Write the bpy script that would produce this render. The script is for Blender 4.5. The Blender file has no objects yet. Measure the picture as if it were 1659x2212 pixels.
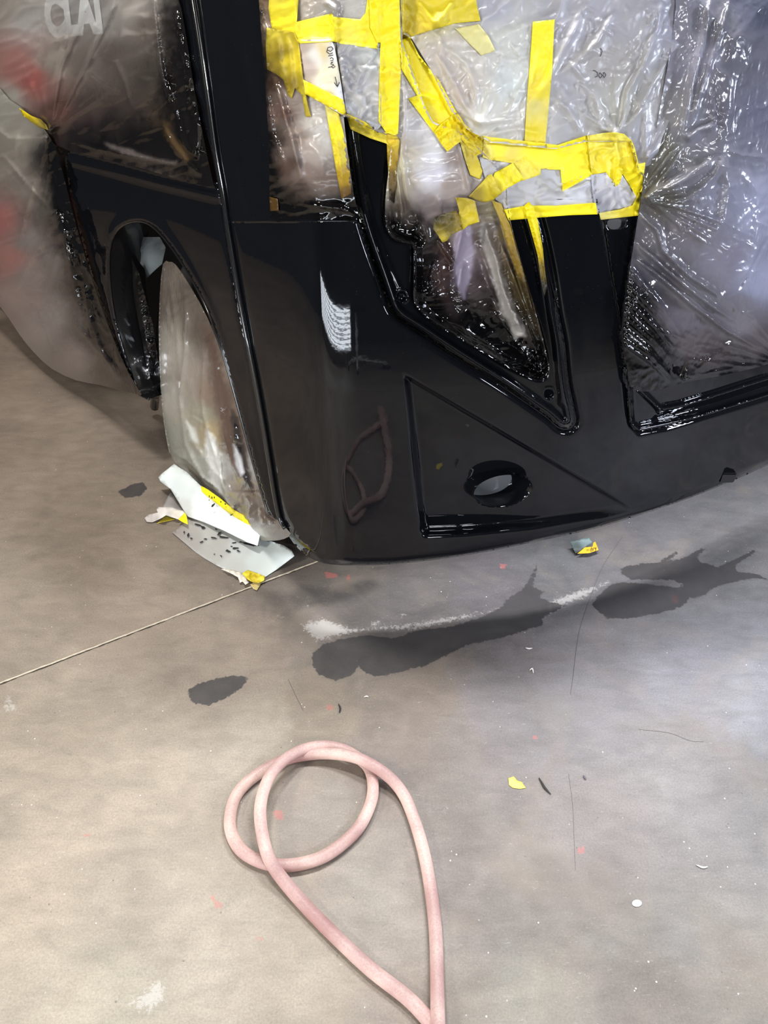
import bpy, bmesh, math, random
import numpy as np
from mathutils import Vector, Matrix
from mathutils.geometry import delaunay_2d_cdt

# ------------------------------------------------------------------ camera, world, lights
SC = bpy.context.scene
COL = SC.collection
FPX = 1580.0; PITCH = math.radians(38.3); CAMH = 1.6
cam = bpy.data.objects.new('camera', bpy.data.cameras.new('camera')); COL.objects.link(cam)
cam.location = (0, 0, CAMH); cam.rotation_euler = (math.radians(90) - PITCH, 0, 0)
cam.data.sensor_fit = 'VERTICAL'; cam.data.sensor_height = 36; cam.data.lens = 36 * FPX / 2212
cam.data.clip_start = 0.02
SC.camera = cam
SC.view_settings.view_transform = 'Standard'; SC.view_settings.look = 'None'
SC.view_settings.gamma = 1; SC.view_settings.exposure = 0.05
SC.view_settings.use_curve_mapping = False
W = bpy.data.worlds.new('world'); SC.world = W; W.use_nodes = True
W.node_tree.nodes['Background'].inputs[0].default_value = (0.75, 0.85, 1, 1)
W.node_tree.nodes['Background'].inputs[1].default_value = 0.11

def area(name, loc, target, sx, sy, power, color):
    l = bpy.data.lights.new(name, 'AREA'); l.shape = 'RECTANGLE'; l.size = sx; l.size_y = sy
    l.energy = power; l.color = color
    o = bpy.data.objects.new(name, l); COL.objects.link(o); o.location = loc
    o.rotation_euler = (Vector(target) - Vector(loc)).to_track_quat('-Z', 'Y').to_euler()
    return o
LIGHTS = [
    ('ceiling_light_over_fender', (-.75, 2.0, 3.85), (-.75, 2.0, 0.0), .6, .3, 105, (1.0, .98, .94)),
    ('ceiling_light_over_bumper', (1.0, 2.35, 3.85), (1.0, 2.35, 0.0), 1.4, .3, 165, (.97, .98, 1.0)),
    ('booth_light_right', (2.45, 1.05, 1.5), (1.0, 1.4, 0.2), .2, .6, 38, (.78, .85, 1.0)),
    ('booth_light_left', (-2.6, -.3, 2.6), (-.3, 1.2, 0.0),   .25, .5, 62, (1.0, .95, .82)),
    ('added_fill_behind_camera', (1.3, -1.6, 2.5), (.5, 1.6, 1.0), .5, .3, 62, (.93, .95, 1.0)),  # added fill lamp, brightens the upper films from the front
]
for a in LIGHTS: area(*a)

# ------------------------------------------------------------------ helpers: pixels <-> place
CP, SP = math.cos(PITCH), math.sin(PITCH)
def A(x): return np.asarray(x, dtype=float)
def rays(uv):
    uv = A(uv); r = (uv[:, 0] - 829.5) / FPX; d = (uv[:, 1] - 1106) / FPX
    return r, CP - d * SP, -SP - d * CP
def on_floor(uv, z=0.0):
    dx, dy, dz = rays(uv); t = (A(z) - CAMH) / dz
    return np.stack([t * dx, t * dy, np.zeros(len(dx)) + z], 1)
def to_px(P):
    P = A(P); z = P[:, 2] - CAMH
    dep = P[:, 1] * CP - z * SP; up = P[:, 1] * SP + z * CP
    return np.stack([829.5 + FPX * P[:, 0] / dep, 1106 - FPX * up / dep], 1)
def sstep(x, a, b):
    t = np.clip((x - a) / (b - a), 0, 1); return t * t * (3 - 2 * t)
# plan line of the truck skin (x -> y) at bumper height
_px = [-6, -2.6, -.847, -.365, -.235, -.19, -.145, -.10, .10, .22, .423, .637, .873, 1.064, 1.253, 2.2, 4]
_py = [8.35, 4.37, 2.319, 1.757, 1.605, 1.552, 1.500, 1.493, 1.503, 1.519, 1.562, 1.632, 1.738, 1.845, 1.962, 2.56, 3.7]
_tx = np.arange(-6, 4, .004); _ty = np.interp(_tx, _px, _py)
_k = np.exp(-(np.arange(-24, 25) * .004 / .042) ** 2); _k /= _k.sum()
_ty = np.concatenate([_ty[:24], np.convolve(_ty, _k, 'valid'), _ty[-24:]])
def G(x, z):
    w = sstep(x, -.75, -.15)
    return np.interp(x, _tx, _ty) + (.05 - .07 * w) * np.maximum(z - .24, 0) + w * .20 * np.maximum(z - .78, 0) ** 1.25
def hit(uv, off=0.0):
    dx, dy, dz = rays(uv); off = np.zeros(len(dx)) + off
    lo = np.full(len(dx), .4); hi = np.full(len(dx), 9.0)
    for _ in range(34):
        m = (lo + hi) / 2; s = m * dy - G(m * dx, CAMH + m * dz) - off > 0
        hi = np.where(s, m, hi); lo = np.where(s, lo, m)
    t = (lo + hi) / 2
    return np.stack([t * dx, t * dy, CAMH + t * dz], 1)

# ------------------------------------------------------------------ noise, distances
def pn(x, y, seed=0):
    x = A(x); y = A(y); xi = np.floor(x).astype(np.int64); yi = np.floor(y).astype(np.int64); fx = x - xi; fy = y - yi
    def g(ix, iy, ax, ay):
        h = (ix * 374761393 + iy * 668265263 + seed * 1442695041) & 0xffffffff
        h = ((h ^ (h >> 13)) * 1274126177) & 0xffffffff; h = h ^ (h >> 16)
        an = (h & 0xffff) / 65536.0 * 2 * math.pi
        return np.cos(an) * ax + np.sin(an) * ay
    ux = fx * fx * fx * (fx * (fx * 6 - 15) + 10); uy = fy * fy * fy * (fy * (fy * 6 - 15) + 10)
    a = g(xi, yi, fx, fy); b = g(xi + 1, yi, fx - 1, fy); c = g(xi, yi + 1, fx, fy - 1); d = g(xi + 1, yi + 1, fx - 1, fy - 1)
    return (a + (b - a) * ux + (c - a) * uy + (a - b - c + d) * ux * uy) * 1.5
def fbm(x, y, seed=0, n=3):
    s = 0; a = 1
    for i in range(n): s = s + a * pn(x * 2 ** i, y * 2 ** i, seed + i); a *= .5
    return s
def seg_dist(uv, pts):
    uv = A(uv); pts = A(pts); best = np.full(len(uv), 1e9); par = np.zeros(len(uv))
    L = np.concatenate([[0], np.cumsum(np.hypot(*(pts[1:] - pts[:-1]).T))]); tot = max(L[-1], 1e-6)
    for i in range(len(pts) - 1):
        a = pts[i]; e = pts[i + 1] - a; l2 = (e * e).sum() + 1e-12
        t = np.clip(((uv - a) @ e) / l2, 0, 1); q = uv - a - t[:, None] * e
        d = np.sqrt((q * q).sum(1)); m = d < best
        best = np.where(m, d, best); par = np.where(m, (L[i] + t * math.sqrt(l2)) / tot, par)
    return best, par
def inside(uv, poly):
    uv = A(uv); poly = A(poly); x, y = uv[:, 0], uv[:, 1]; c = np.zeros(len(uv), bool); n = len(poly)
    for i in range(n):
        x1, y1 = poly[i]; x2, y2 = poly[(i + 1) % n]
        if y1 == y2: continue
        m = (y1 > y) != (y2 > y); c ^= m & (x < (x2 - x1) * (y - y1) / (y2 - y1) + x1)
    return c
def sdf(uv, poly):                      # positive inside
    d, _ = seg_dist(uv, list(poly) + [poly[0]]); return np.where(inside(uv, poly), d, -d)
def smooth(pts, closed=True, n=4):
    P = A(pts); N = len(P); out = []
    for i in range(N if closed else N - 1):
        p0 = P[(i - 1) % N] if closed or i > 0 else P[0]; p1 = P[i]; p2 = P[(i + 1) % N]
        p3 = P[(i + 2) % N] if closed or i + 2 < N else P[-1]
        for k in range(n):
            t = k / n; out.append(.5 * ((2 * p1) + (-p0 + p2) * t + (2 * p0 - 5 * p1 + 4 * p2 - p3) * t * t + (-p0 + 3 * p1 - 3 * p2 + p3) * t ** 3))
    if not closed: out.append(P[-1])
    return [tuple(q) for q in out]
def dens(pts, step, closed=True):
    out = []; n = len(pts)
    for i in range(n if closed else n - 1):
        a = A(pts[i]); b = A(pts[(i + 1) % n]); k = max(1, int(np.hypot(*(b - a)) / step))
        for j in range(k): out.append(tuple(a + (b - a) * j / k))
    if not closed: out.append(tuple(pts[-1]))
    return out
def lin(c):
    c = A(c) / 255.0; return np.where(c <= .04045, c / 12.92, ((c + .055) / 1.055) ** 2.4)

# ------------------------------------------------------------------ object helpers
def tag(o, label=None, cat=None, group=None, kind=None):
    if label: o['label'] = label
    if cat: o['category'] = cat
    if group: o['group'] = group
    if kind: o['kind'] = kind
    return o
def empty(name, loc, label, cat, group=None):
    o = bpy.data.objects.new(name, None); COL.objects.link(o); o.location = loc; o.empty_display_size = .1
    bpy.context.view_layer.update()
    return tag(o, label, cat, group)
def link(name, me, mat, parent=None):
    o = bpy.data.objects.new(name, me); COL.objects.link(o)
    if mat: me.materials.append(mat)
    if parent:
        o.parent = parent
        p = parent; off = Vector((0, 0, 0))
        while p: off += p.location + (p.matrix_parent_inverse.translation if p.parent else Vector((0, 0, 0))); p = p.parent
        o.matrix_parent_inverse = Matrix.Translation(-off)
    return o
def recenter(o):
    me = o.data
    if o.parent or not me.vertices: return o
    n = len(me.vertices); co = np.empty(n * 3); me.vertices.foreach_get('co', co); co = co.reshape(-1, 3)
    c = np.array([co[:, 0].mean(), co[:, 1].mean(), co[:, 2].min()]); co -= c
    me.vertices.foreach_set('co', co.ravel()); o.location = c; return o
def mesh_from(name, V, T, mat, parent=None, col=None, shade=True, solid=0):
    me = bpy.data.meshes.new(name); me.from_pydata([tuple(v) for v in V], [], [tuple(t) for t in T])
    if shade: me.polygons.foreach_set('use_smooth', [True] * len(me.polygons))
    if col is not None:
        at = me.color_attributes.new('col', 'FLOAT_COLOR', 'POINT'); at.data.foreach_set('color', np.ascontiguousarray(col, dtype=np.float32).ravel())
    me.update(); o = link(name, me, mat, parent)
    if solid:
        m = o.modifiers.new('thickness', 'SOLIDIFY'); m.thickness = solid; m.offset = -1
    return o
def tri_px(outline, step, holes=(), creases=()):
    ol = dens(outline, step); rings = [ol] + [dens(h, step) for h in holes]
    V = []; E = []
    for r in rings:
        b = len(V); V += r; E += [(b + i, b + (i + 1) % len(r)) for i in range(len(r))]
    for c in creases:
        r = dens(c, step, False); b = len(V); V += r; E += [(b + i, b + i + 1) for i in range(len(r) - 1)]
    nb = A(V); lo = nb.min(0); hi = nb.max(0)
    gx, gy = np.meshgrid(np.arange(lo[0], hi[0], step), np.arange(lo[1], hi[1], step * .87))
    gx = gx + (np.arange(gx.shape[0])[:, None] % 2) * step * .5
    g = np.stack([gx.ravel(), gy.ravel()], 1); g = g[inside(g, ol)]
    for h in holes: g = g[~inside(g, h)]
    key = {(int(x // step), int(y // step)) for x, y in V}
    if len(g):
        kx = np.floor(g[:, 0] / step).astype(int); ky = np.floor(g[:, 1] / step).astype(int)
        keep = np.array([(a, b) not in key for a, b in zip(kx, ky)]); g = g[keep]
    V2 = [Vector(v) for v in V] + [Vector(v) for v in g]
    r = delaunay_2d_cdt(V2, E, [], 0, 1e-3)
    v = np.array([tuple(q) for q in r[0]]); t = np.array([f for f in r[2] if len(f) == 3])
    c = v[t].mean(1); m = inside(c, ol)
    for h in holes: m &= ~inside(c, h)
    t = t[m]; e1 = v[t[:, 1]] - v[t[:, 0]]; e2 = v[t[:, 2]] - v[t[:, 0]]
    fl = (e1[:, 0] * e2[:, 1] - e1[:, 1] * e2[:, 0]) > 0
    t[fl] = t[fl][:, ::-1]
    used = np.unique(t); mp = -np.ones(len(v), int); mp[used] = np.arange(len(used))
    return v[used], mp[t]
# drape raster: nearest surface so far, as y offset from the guide skin
RS = 4.0; HMW, HMH = 450, 330
HM = np.full((HMH, HMW), .12)
_hu, _hv = np.meshgrid(np.arange(HMW) * RS - 40, np.arange(HMH) * RS - 40)
HUV = np.stack([_hu.ravel(), _hv.ravel()], 1)
def hm_at(uv):
    x = np.clip((uv[:, 0] + 40) / RS, 0, HMW - 1.001); y = np.clip((uv[:, 1] + 40) / RS, 0, HMH - 1.001)
    x0 = x.astype(int); y0 = y.astype(int); fx = x - x0; fy = y - y0
    return (HM[y0, x0] * (1 - fx) + HM[y0, x0 + 1] * fx) * (1 - fy) + (HM[y0 + 1, x0] * (1 - fx) + HM[y0 + 1, x0 + 1] * fx) * fy
def hm_set(outline, fn):
    p = A(outline); lo = p.min(0); hi = p.max(0)
    m = (HUV[:, 0] >= lo[0]) & (HUV[:, 0] <= hi[0]) & (HUV[:, 1] >= lo[1]) & (HUV[:, 1] <= hi[1])
    idx = np.where(m)[0]
    if not len(idx): return
    idx = idx[inside(HUV[idx], outline)]
    if len(idx): HM.ravel()[idx] = np.minimum(HM.ravel()[idx], fn(HUV[idx]))
def hm_blur():
    a = np.pad(HM, 1, mode='edge'); HM[:] = np.minimum(HM, (a[:-2, 1:-1] + a[2:, 1:-1] + a[1:-1, :-2] + a[1:-1, 2:] + a[1:-1, 1:-1]) / 5)
def fold_h(uv, folds):
    h = np.zeros(len(uv))
    for f in folds:
        pts, amp, wd = f[0], f[1], f[2]; P = A(pts); lo = P.min(0) - wd * 5; hi = P.max(0) + wd * 5
        m = (uv[:, 0] > lo[0]) & (uv[:, 0] < hi[0]) & (uv[:, 1] > lo[1]) & (uv[:, 1] < hi[1])
        if not m.any(): continue
        d, t = seg_dist(uv[m], pts)
        tp = np.clip(np.minimum(t * 6 + (1 if len(f) > 3 and f[3] == 's' else 0), (1 - t) * (1.7 if len(f) > 3 else 5)), 0, 1)
        h[m] += amp * tp * np.exp(-(d / wd) ** 1.5)
    return h
def fan(c, a0, a1, n, l0, l1, amp, wd, seed, curve=.15):
    R = random.Random(seed); out = []
    for i in range(n):
        a = math.radians(a0 + (a1 - a0) * (i + R.uniform(.2, .8)) / n); L = R.uniform(l0, l1); b = R.uniform(-curve, curve)
        out.append(([(c[0] + L * s * math.cos(a + b * s), c[1] + L * s * math.sin(a + b * s)) for s in (.06, .3, .6, 1)],
                    amp * R.uniform(.4, 1), wd * R.uniform(.6, 1.3), 's'))
    return out
def creases_in(poly, n, l0, l1, ang, spread, amp, wd, seed):
    Rr = random.Random(seed); P = A(poly); lo = P.min(0); hi = P.max(0); out = []
    while len(out) < n:
        c = (Rr.uniform(lo[0], hi[0]), Rr.uniform(lo[1], hi[1]))
        if not inside(A([c]), poly)[0]: continue
        a = math.radians(ang + Rr.uniform(-spread, spread)); l = Rr.uniform(l0, l1) / 2; k = Rr.uniform(-.35, .35)
        dx, dy = math.cos(a) * l, math.sin(a) * l
        out.append(([(c[0] - dx, c[1] - dy), (c[0] + k * dy * .5, c[1] - k * dx * .5), (c[0] + dx, c[1] + dy)], amp * Rr.uniform(.4, 1) * Rr.choice((1, 1, -.6)), wd * Rr.uniform(.7, 1.3)))
    return out
def paint(uv, cps, warp=14, sharp=3.0, seed=5):
    q = A([c[:2] for c in cps]); c = np.concatenate([lin([k[2] for k in cps]), A([[k[3] if len(k) > 3 else 1.0] for k in cps])], 1)
    u = uv + warp * np.stack([fbm(uv[:, 0] / 45, uv[:, 1] / 45, seed), fbm(uv[:, 0] / 45, uv[:, 1] / 45, seed + 9)], 1)
    d2 = ((u[:, None, :] - q[None]) ** 2).sum(2) + 150.0
    w = d2 ** (-sharp / 1.0 * .75); w /= w.sum(1, keepdims=True)
    return w @ c
def sheet(name, outline, mat, base=None, gap=.0025, step=4.0, folds=(), crk=(), cps=None, colour=None, parent=None,
          holes=(), solid=0, relief=None, warp=8, sharp=2.1, seed=1, shade=True, raster=True, edge=0, creases=(), bands=()):
    """a skin, film, paper or tape traced on the truck skin and pushed out along its own folds"""
    uv, T = tri_px(outline, step, holes, creases)
    def fn(p):
        b = (np.minimum(hm_at(p), .006) - gap) if base is None else ((base(p) if callable(base) else np.full(len(p), float(base))))
        b = b - fold_h(p, folds)
        for (sc, am, an, sq, sd) in crk:        # ridged crinkle: scale px, amplitude m, angle, squash, seed
            ca, sa = math.cos(math.radians(an)), math.sin(math.radians(an))
            x = (p[:, 0] * ca + p[:, 1] * sa) / sc; y = (-p[:, 0] * sa + p[:, 1] * ca) / (sc / sq)
            n = 1 - 2 * np.abs(pn(x + .6 * pn(x * .7, y * .7, sd + 3), y + .6 * pn(x * .7 + 9, y * .7, sd + 4), sd)); b = b - am * n
        if relief: b = b + relief(p)
        return b
    off = fn(uv)
    if edge:                                     # free edge curls
        d, _ = seg_dist(uv, list(outline) + [outline[0]]); off = off - edge * np.exp(-d / 10) * (pn(uv[:, 0] / 26, uv[:, 1] / 26, seed + 7) + .25)
    V = hit(uv, off)
    c = None
    if cps is not None: c = paint(uv, cps, warp, sharp, seed)
    elif colour is not None: c = np.tile(np.append(lin(colour), 1.0), (len(uv), 1))
    for (poly, rgb, soft, al) in bands:          # overspray shapes and painted-in glints with soft speckled borders
        f = sstep(sdf(uv, poly) + soft * (.55 * fbm(uv[:, 0] / 30, uv[:, 1] / 44, seed + 2) + .35 * pn(uv[:, 0] / 7, uv[:, 1] / 11, seed + 3)), -soft, soft)[:, None]
        c = c * (1 - f) + np.append(lin(rgb), al) * f
    o = mesh_from(name, V, T, mat, parent, c, shade, solid)
    if raster:
        hm_set(outline, fn)
    return recenter(o)
def tube(name, P, r, mat, parent=None, seg=12, closed=False, rr=None):
    P = A(P); n = len(P); V = []; T = []
    tan = np.gradient(P, axis=0); tan /= np.linalg.norm(tan, axis=1, keepdims=True) + 1e-12
    up = np.array([0.13, .21, .97]); 
    for i in range(n):
        a = np.cross(tan[i], up); a /= np.linalg.norm(a); b = np.cross(a, tan[i]); R = r if rr is None else rr[i]
        for k in range(seg):
            t = 2 * math.pi * k / seg; V.append(P[i] + R * (math.cos(t) * a + math.sin(t) * b))
    for i in range(n - 1):
        for k in range(seg):
            k2 = (k + 1) % seg; T.append((i * seg + k, i * seg + k2, (i + 1) * seg + k2, (i + 1) * seg + k))
    T.append(tuple(range(seg))[::-1]); T.append(tuple((n - 1) * seg + k for k in range(seg)))
    return mesh_from(name, V, T, mat, parent)
def ribbon(name, strokes, wpx, off, mat, parent=None, surf=None):
    V = []; T = []
    for s in strokes:
        s = A(dens(s, 3, False)); t = np.gradient(s, axis=0); t /= np.linalg.norm(t, axis=1, keepdims=True) + 1e-9
        n = np.stack([-t[:, 1], t[:, 0]], 1) * wpx / 2; q = np.concatenate([s + n, s - n])
        o = (hm_at(q) - off) if surf is None else None
        W3 = hit(q, o) if surf is None else surf(q); b = len(V); V += list(W3); k = len(s)
        T += [(b + i, b + i + 1, b + k + i + 1, b + k + i) for i in range(k - 1)]
    return recenter(mesh_from(name, V, T, mat, parent, shade=False))
def box(name, lo, hi, mat, parent=None, bev=0):
    bm = bmesh.new(); bmesh.ops.create_cube(bm, size=1)
    for v in bm.verts: v.co = Vector([(lo[i] + hi[i]) / 2 + v.co[i] * (hi[i] - lo[i]) for i in range(3)])
    if bev: bmesh.ops.bevel(bm, geom=bm.edges[:], offset=bev, segments=2, affect='EDGES')
    me = bpy.data.meshes.new(name); bm.to_mesh(me); bm.free(); return link(name, me, mat, parent)
def prism(name, plan, z0, z1, mat, parent=None):
    n = len(plan); V = [(x, y, z0) for x, y in plan] + [(x, y, z1) for x, y in plan]
    T = [(i, (i + 1) % n, n + (i + 1) % n, n + i) for i in range(n)] + [tuple(range(n))[::-1], tuple(range(n, 2 * n))]
    return mesh_from(name, V, T, mat, parent, shade=False)

# ------------------------------------------------------------------ materials
def mat(name): 
    m = bpy.data.materials.new(name); m.use_nodes = True; nt = m.node_tree
    return m, nt, nt.nodes['Principled BSDF'], nt.links
def plain(name, rgb, rough=.5, metal=0, spec=.5, coat=0, var=0, scale=30, bump=0, emit=None, es=0):
    m, nt, b, L = mat(name); c = list(lin(rgb)) + [1]
    b.inputs['Base Color'].default_value = c; b.inputs['Roughness'].default_value = rough; b.inputs['Metallic'].default_value = metal
    b.inputs['Specular IOR Level'].default_value = spec; b.inputs['Coat Weight'].default_value = coat; b.inputs['Coat Roughness'].default_value = .03
    if emit: b.inputs['Emission Color'].default_value = list(lin(emit)) + [1]; b.inputs['Emission Strength'].default_value = es
    g = nt.nodes.new('ShaderNodeNewGeometry'); n = nt.nodes.new('ShaderNodeTexNoise'); n.inputs['Scale'].default_value = scale; n.inputs['Detail'].default_value = 4
    L.new(g.outputs['Position'], n.inputs['Vector'])
    if var:
        mr = nt.nodes.new('ShaderNodeMapRange'); mr.inputs['To Min'].default_value = 1 - var; mr.inputs['To Max'].default_value = 1 + var
        mx = nt.nodes.new('ShaderNodeVectorMath'); mx.operation = 'SCALE'; mx.inputs[0].default_value = c[:3]
        L.new(n.outputs['Fac'], mr.inputs['Value']); L.new(mr.outputs[0], mx.inputs['Scale']); L.new(mx.outputs[0], b.inputs['Base Color'])
    if bump:
        bp = nt.nodes.new('ShaderNodeBump'); bp.inputs['Strength'].default_value = bump; bp.inputs['Distance'].default_value = .002
        L.new(n.outputs['Fac'], bp.inputs['Height']); L.new(bp.outputs[0], b.inputs['Normal'])
    return m
def film_mat(name, rough_light=.30, rough_dark=.09, bumpk=.55, distort=1.0, coatw=.3):
    m, nt, b, L = mat(name); N = nt.nodes
    at = N.new('ShaderNodeAttribute'); at.attribute_name = 'col'
    g = N.new('ShaderNodeNewGeometry'); mp = N.new('ShaderNodeMapping'); mp.inputs['Scale'].default_value = (1, 1, .45)
    L.new(g.outputs['Position'], mp.inputs[0])
    n1 = N.new('ShaderNodeTexNoise'); n1.inputs['Scale'].default_value = 38; n1.inputs['Detail'].default_value = 3; n1.inputs['Distortion'].default_value = distort
    n1.noise_type = 'RIDGED_MULTIFRACTAL'
    n2 = N.new('ShaderNodeTexNoise'); n2.inputs['Scale'].default_value = 170; n2.inputs['Detail'].default_value = 2
    L.new(mp.outputs[0], n1.inputs[0]); L.new(g.outputs['Position'], n2.inputs[0])
    b1 = N.new('ShaderNodeBump'); b1.inputs['Strength'].default_value = bumpk; b1.inputs['Distance'].default_value = .004
    b2 = N.new('ShaderNodeBump'); b2.inputs['Strength'].default_value = bumpk * .5; b2.inputs['Distance'].default_value = .0012
    L.new(n1.outputs['Fac'], b1.inputs['Height']); L.new(n2.outputs['Fac'], b2.inputs['Height']); L.new(b1.outputs[0], b2.inputs['Normal']); L.new(b2.outputs[0], b.inputs['Normal'])
    L.new(at.outputs['Color'], b.inputs['Base Color'])
    rgb = N.new('ShaderNodeRGBToBW'); L.new(at.outputs['Color'], rgb.inputs[0])
    mr = N.new('ShaderNodeMapRange'); mr.inputs['From Min'].default_value = .005; mr.inputs['From Max'].default_value = .12
    mr.inputs['To Min'].default_value = rough_dark; mr.inputs['To Max'].default_value = rough_light
    L.new(rgb.outputs[0], mr.inputs['Value']); L.new(mr.outputs[0], b.inputs['Roughness'])
    b.inputs['Coat Weight'].default_value = coatw; b.inputs['Coat Roughness'].default_value = .08
    tr = N.new('ShaderNodeBsdfTransparent'); mx = N.new('ShaderNodeMixShader')
    L.new(at.outputs['Alpha'], mx.inputs[0]); L.new(tr.outputs[0], mx.inputs[1]); L.new(b.outputs[0], mx.inputs[2])
    L.new(mx.outputs[0], N['Material Output'].inputs['Surface'])
    return m
def paint_mat():
    m, nt, b, L = mat('wet_black_paint'); N = nt.nodes
    b.inputs['Base Color'].default_value = (.004, .0045, .006, 1); b.inputs['Roughness'].default_value = .035
    b.inputs['Specular IOR Level'].default_value = .42; b.inputs['Coat Weight'].default_value = 0; b.inputs['Coat Roughness'].default_value = .025
    g = N.new('ShaderNodeNewGeometry'); n = N.new('ShaderNodeTexNoise'); n.inputs['Scale'].default_value = 110; n.inputs['Detail'].default_value = 1
    bp = N.new('ShaderNodeBump'); bp.inputs['Strength'].default_value = .05; bp.inputs['Distance'].default_value = .0006
    L.new(g.outputs['Position'], n.inputs[0]); L.new(n.outputs['Fac'], bp.inputs['Height']); L.new(bp.outputs[0], b.inputs['Normal']); L.new(bp.outputs[0], b.inputs['Coat Normal'])
    # settled dust specks
    v = N.new('ShaderNodeTexVoronoi'); v.inputs['Scale'].default_value = 90; v.inputs['Randomness'].default_value = 1
    L.new(g.outputs['Position'], v.inputs['Vector'])
    lt = N.new('ShaderNodeMath'); lt.operation = 'LESS_THAN'; lt.inputs[1].default_value = .045; L.new(v.outputs['Distance'], lt.inputs[0])
    mx = N.new('ShaderNodeMix'); mx.data_type = 'RGBA'; mx.inputs[6].default_value = (.004, .0045, .006, 1); mx.inputs[7].default_value = (.06, .06, .065, 1)
    L.new(lt.outputs[0], mx.inputs[0]); L.new(mx.outputs[2], b.inputs['Base Color'])
    return m
M_BLACK = paint_mat()
M_SEAL = plain('black_rubber_seal', (16, 16, 18), .22, coat=.6)
M_DARK = plain('dark_metal', (14, 14, 15), .6)
M_HOOD = plain('unpainted_grey_body', (120, 118, 116), .5, var=.1)
M_FILM = film_mat('masking_film', .36, .09, .3, 1.0, .15)
M_FOIL = film_mat('crinkled_masking_film', .36, .08, .34, 1.2, .15)
M_BAG = film_mat('shiny_masking_film', .24, .07, .42, 1.4, .3)
M_TAPE = film_mat('yellow_masking_tape', .5, .4, .12, .3, 0)
M_PAPER = film_mat('masking_paper', .55, .5, .15, .3, 0)
M_INK = plain('black_marker_ink', (30, 28, 30), .6)
M_WHITE = plain('white_vinyl_letters', (225, 225, 228), .5)
M_TYRE = plain('tyre_rubber', (28, 26, 25), .8, bump=.3, scale=60)
M_RIM = plain('aluminium_wheel', (170, 168, 160), .35, metal=.8)
M_BOOTHWALL = plain('booth_wall_panel', (58, 60, 66), .6, var=.05, scale=3)
M_CEIL = plain('booth_ceiling', (120, 120, 122), .7)
M_LAMP = plain('lit_lamp_tube', (255, 255, 255), .5, emit=(240, 245, 255), es=14)
M_GREYMETAL = plain('grey_metal_housing', (150, 152, 155), .4, metal=.6)

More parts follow.
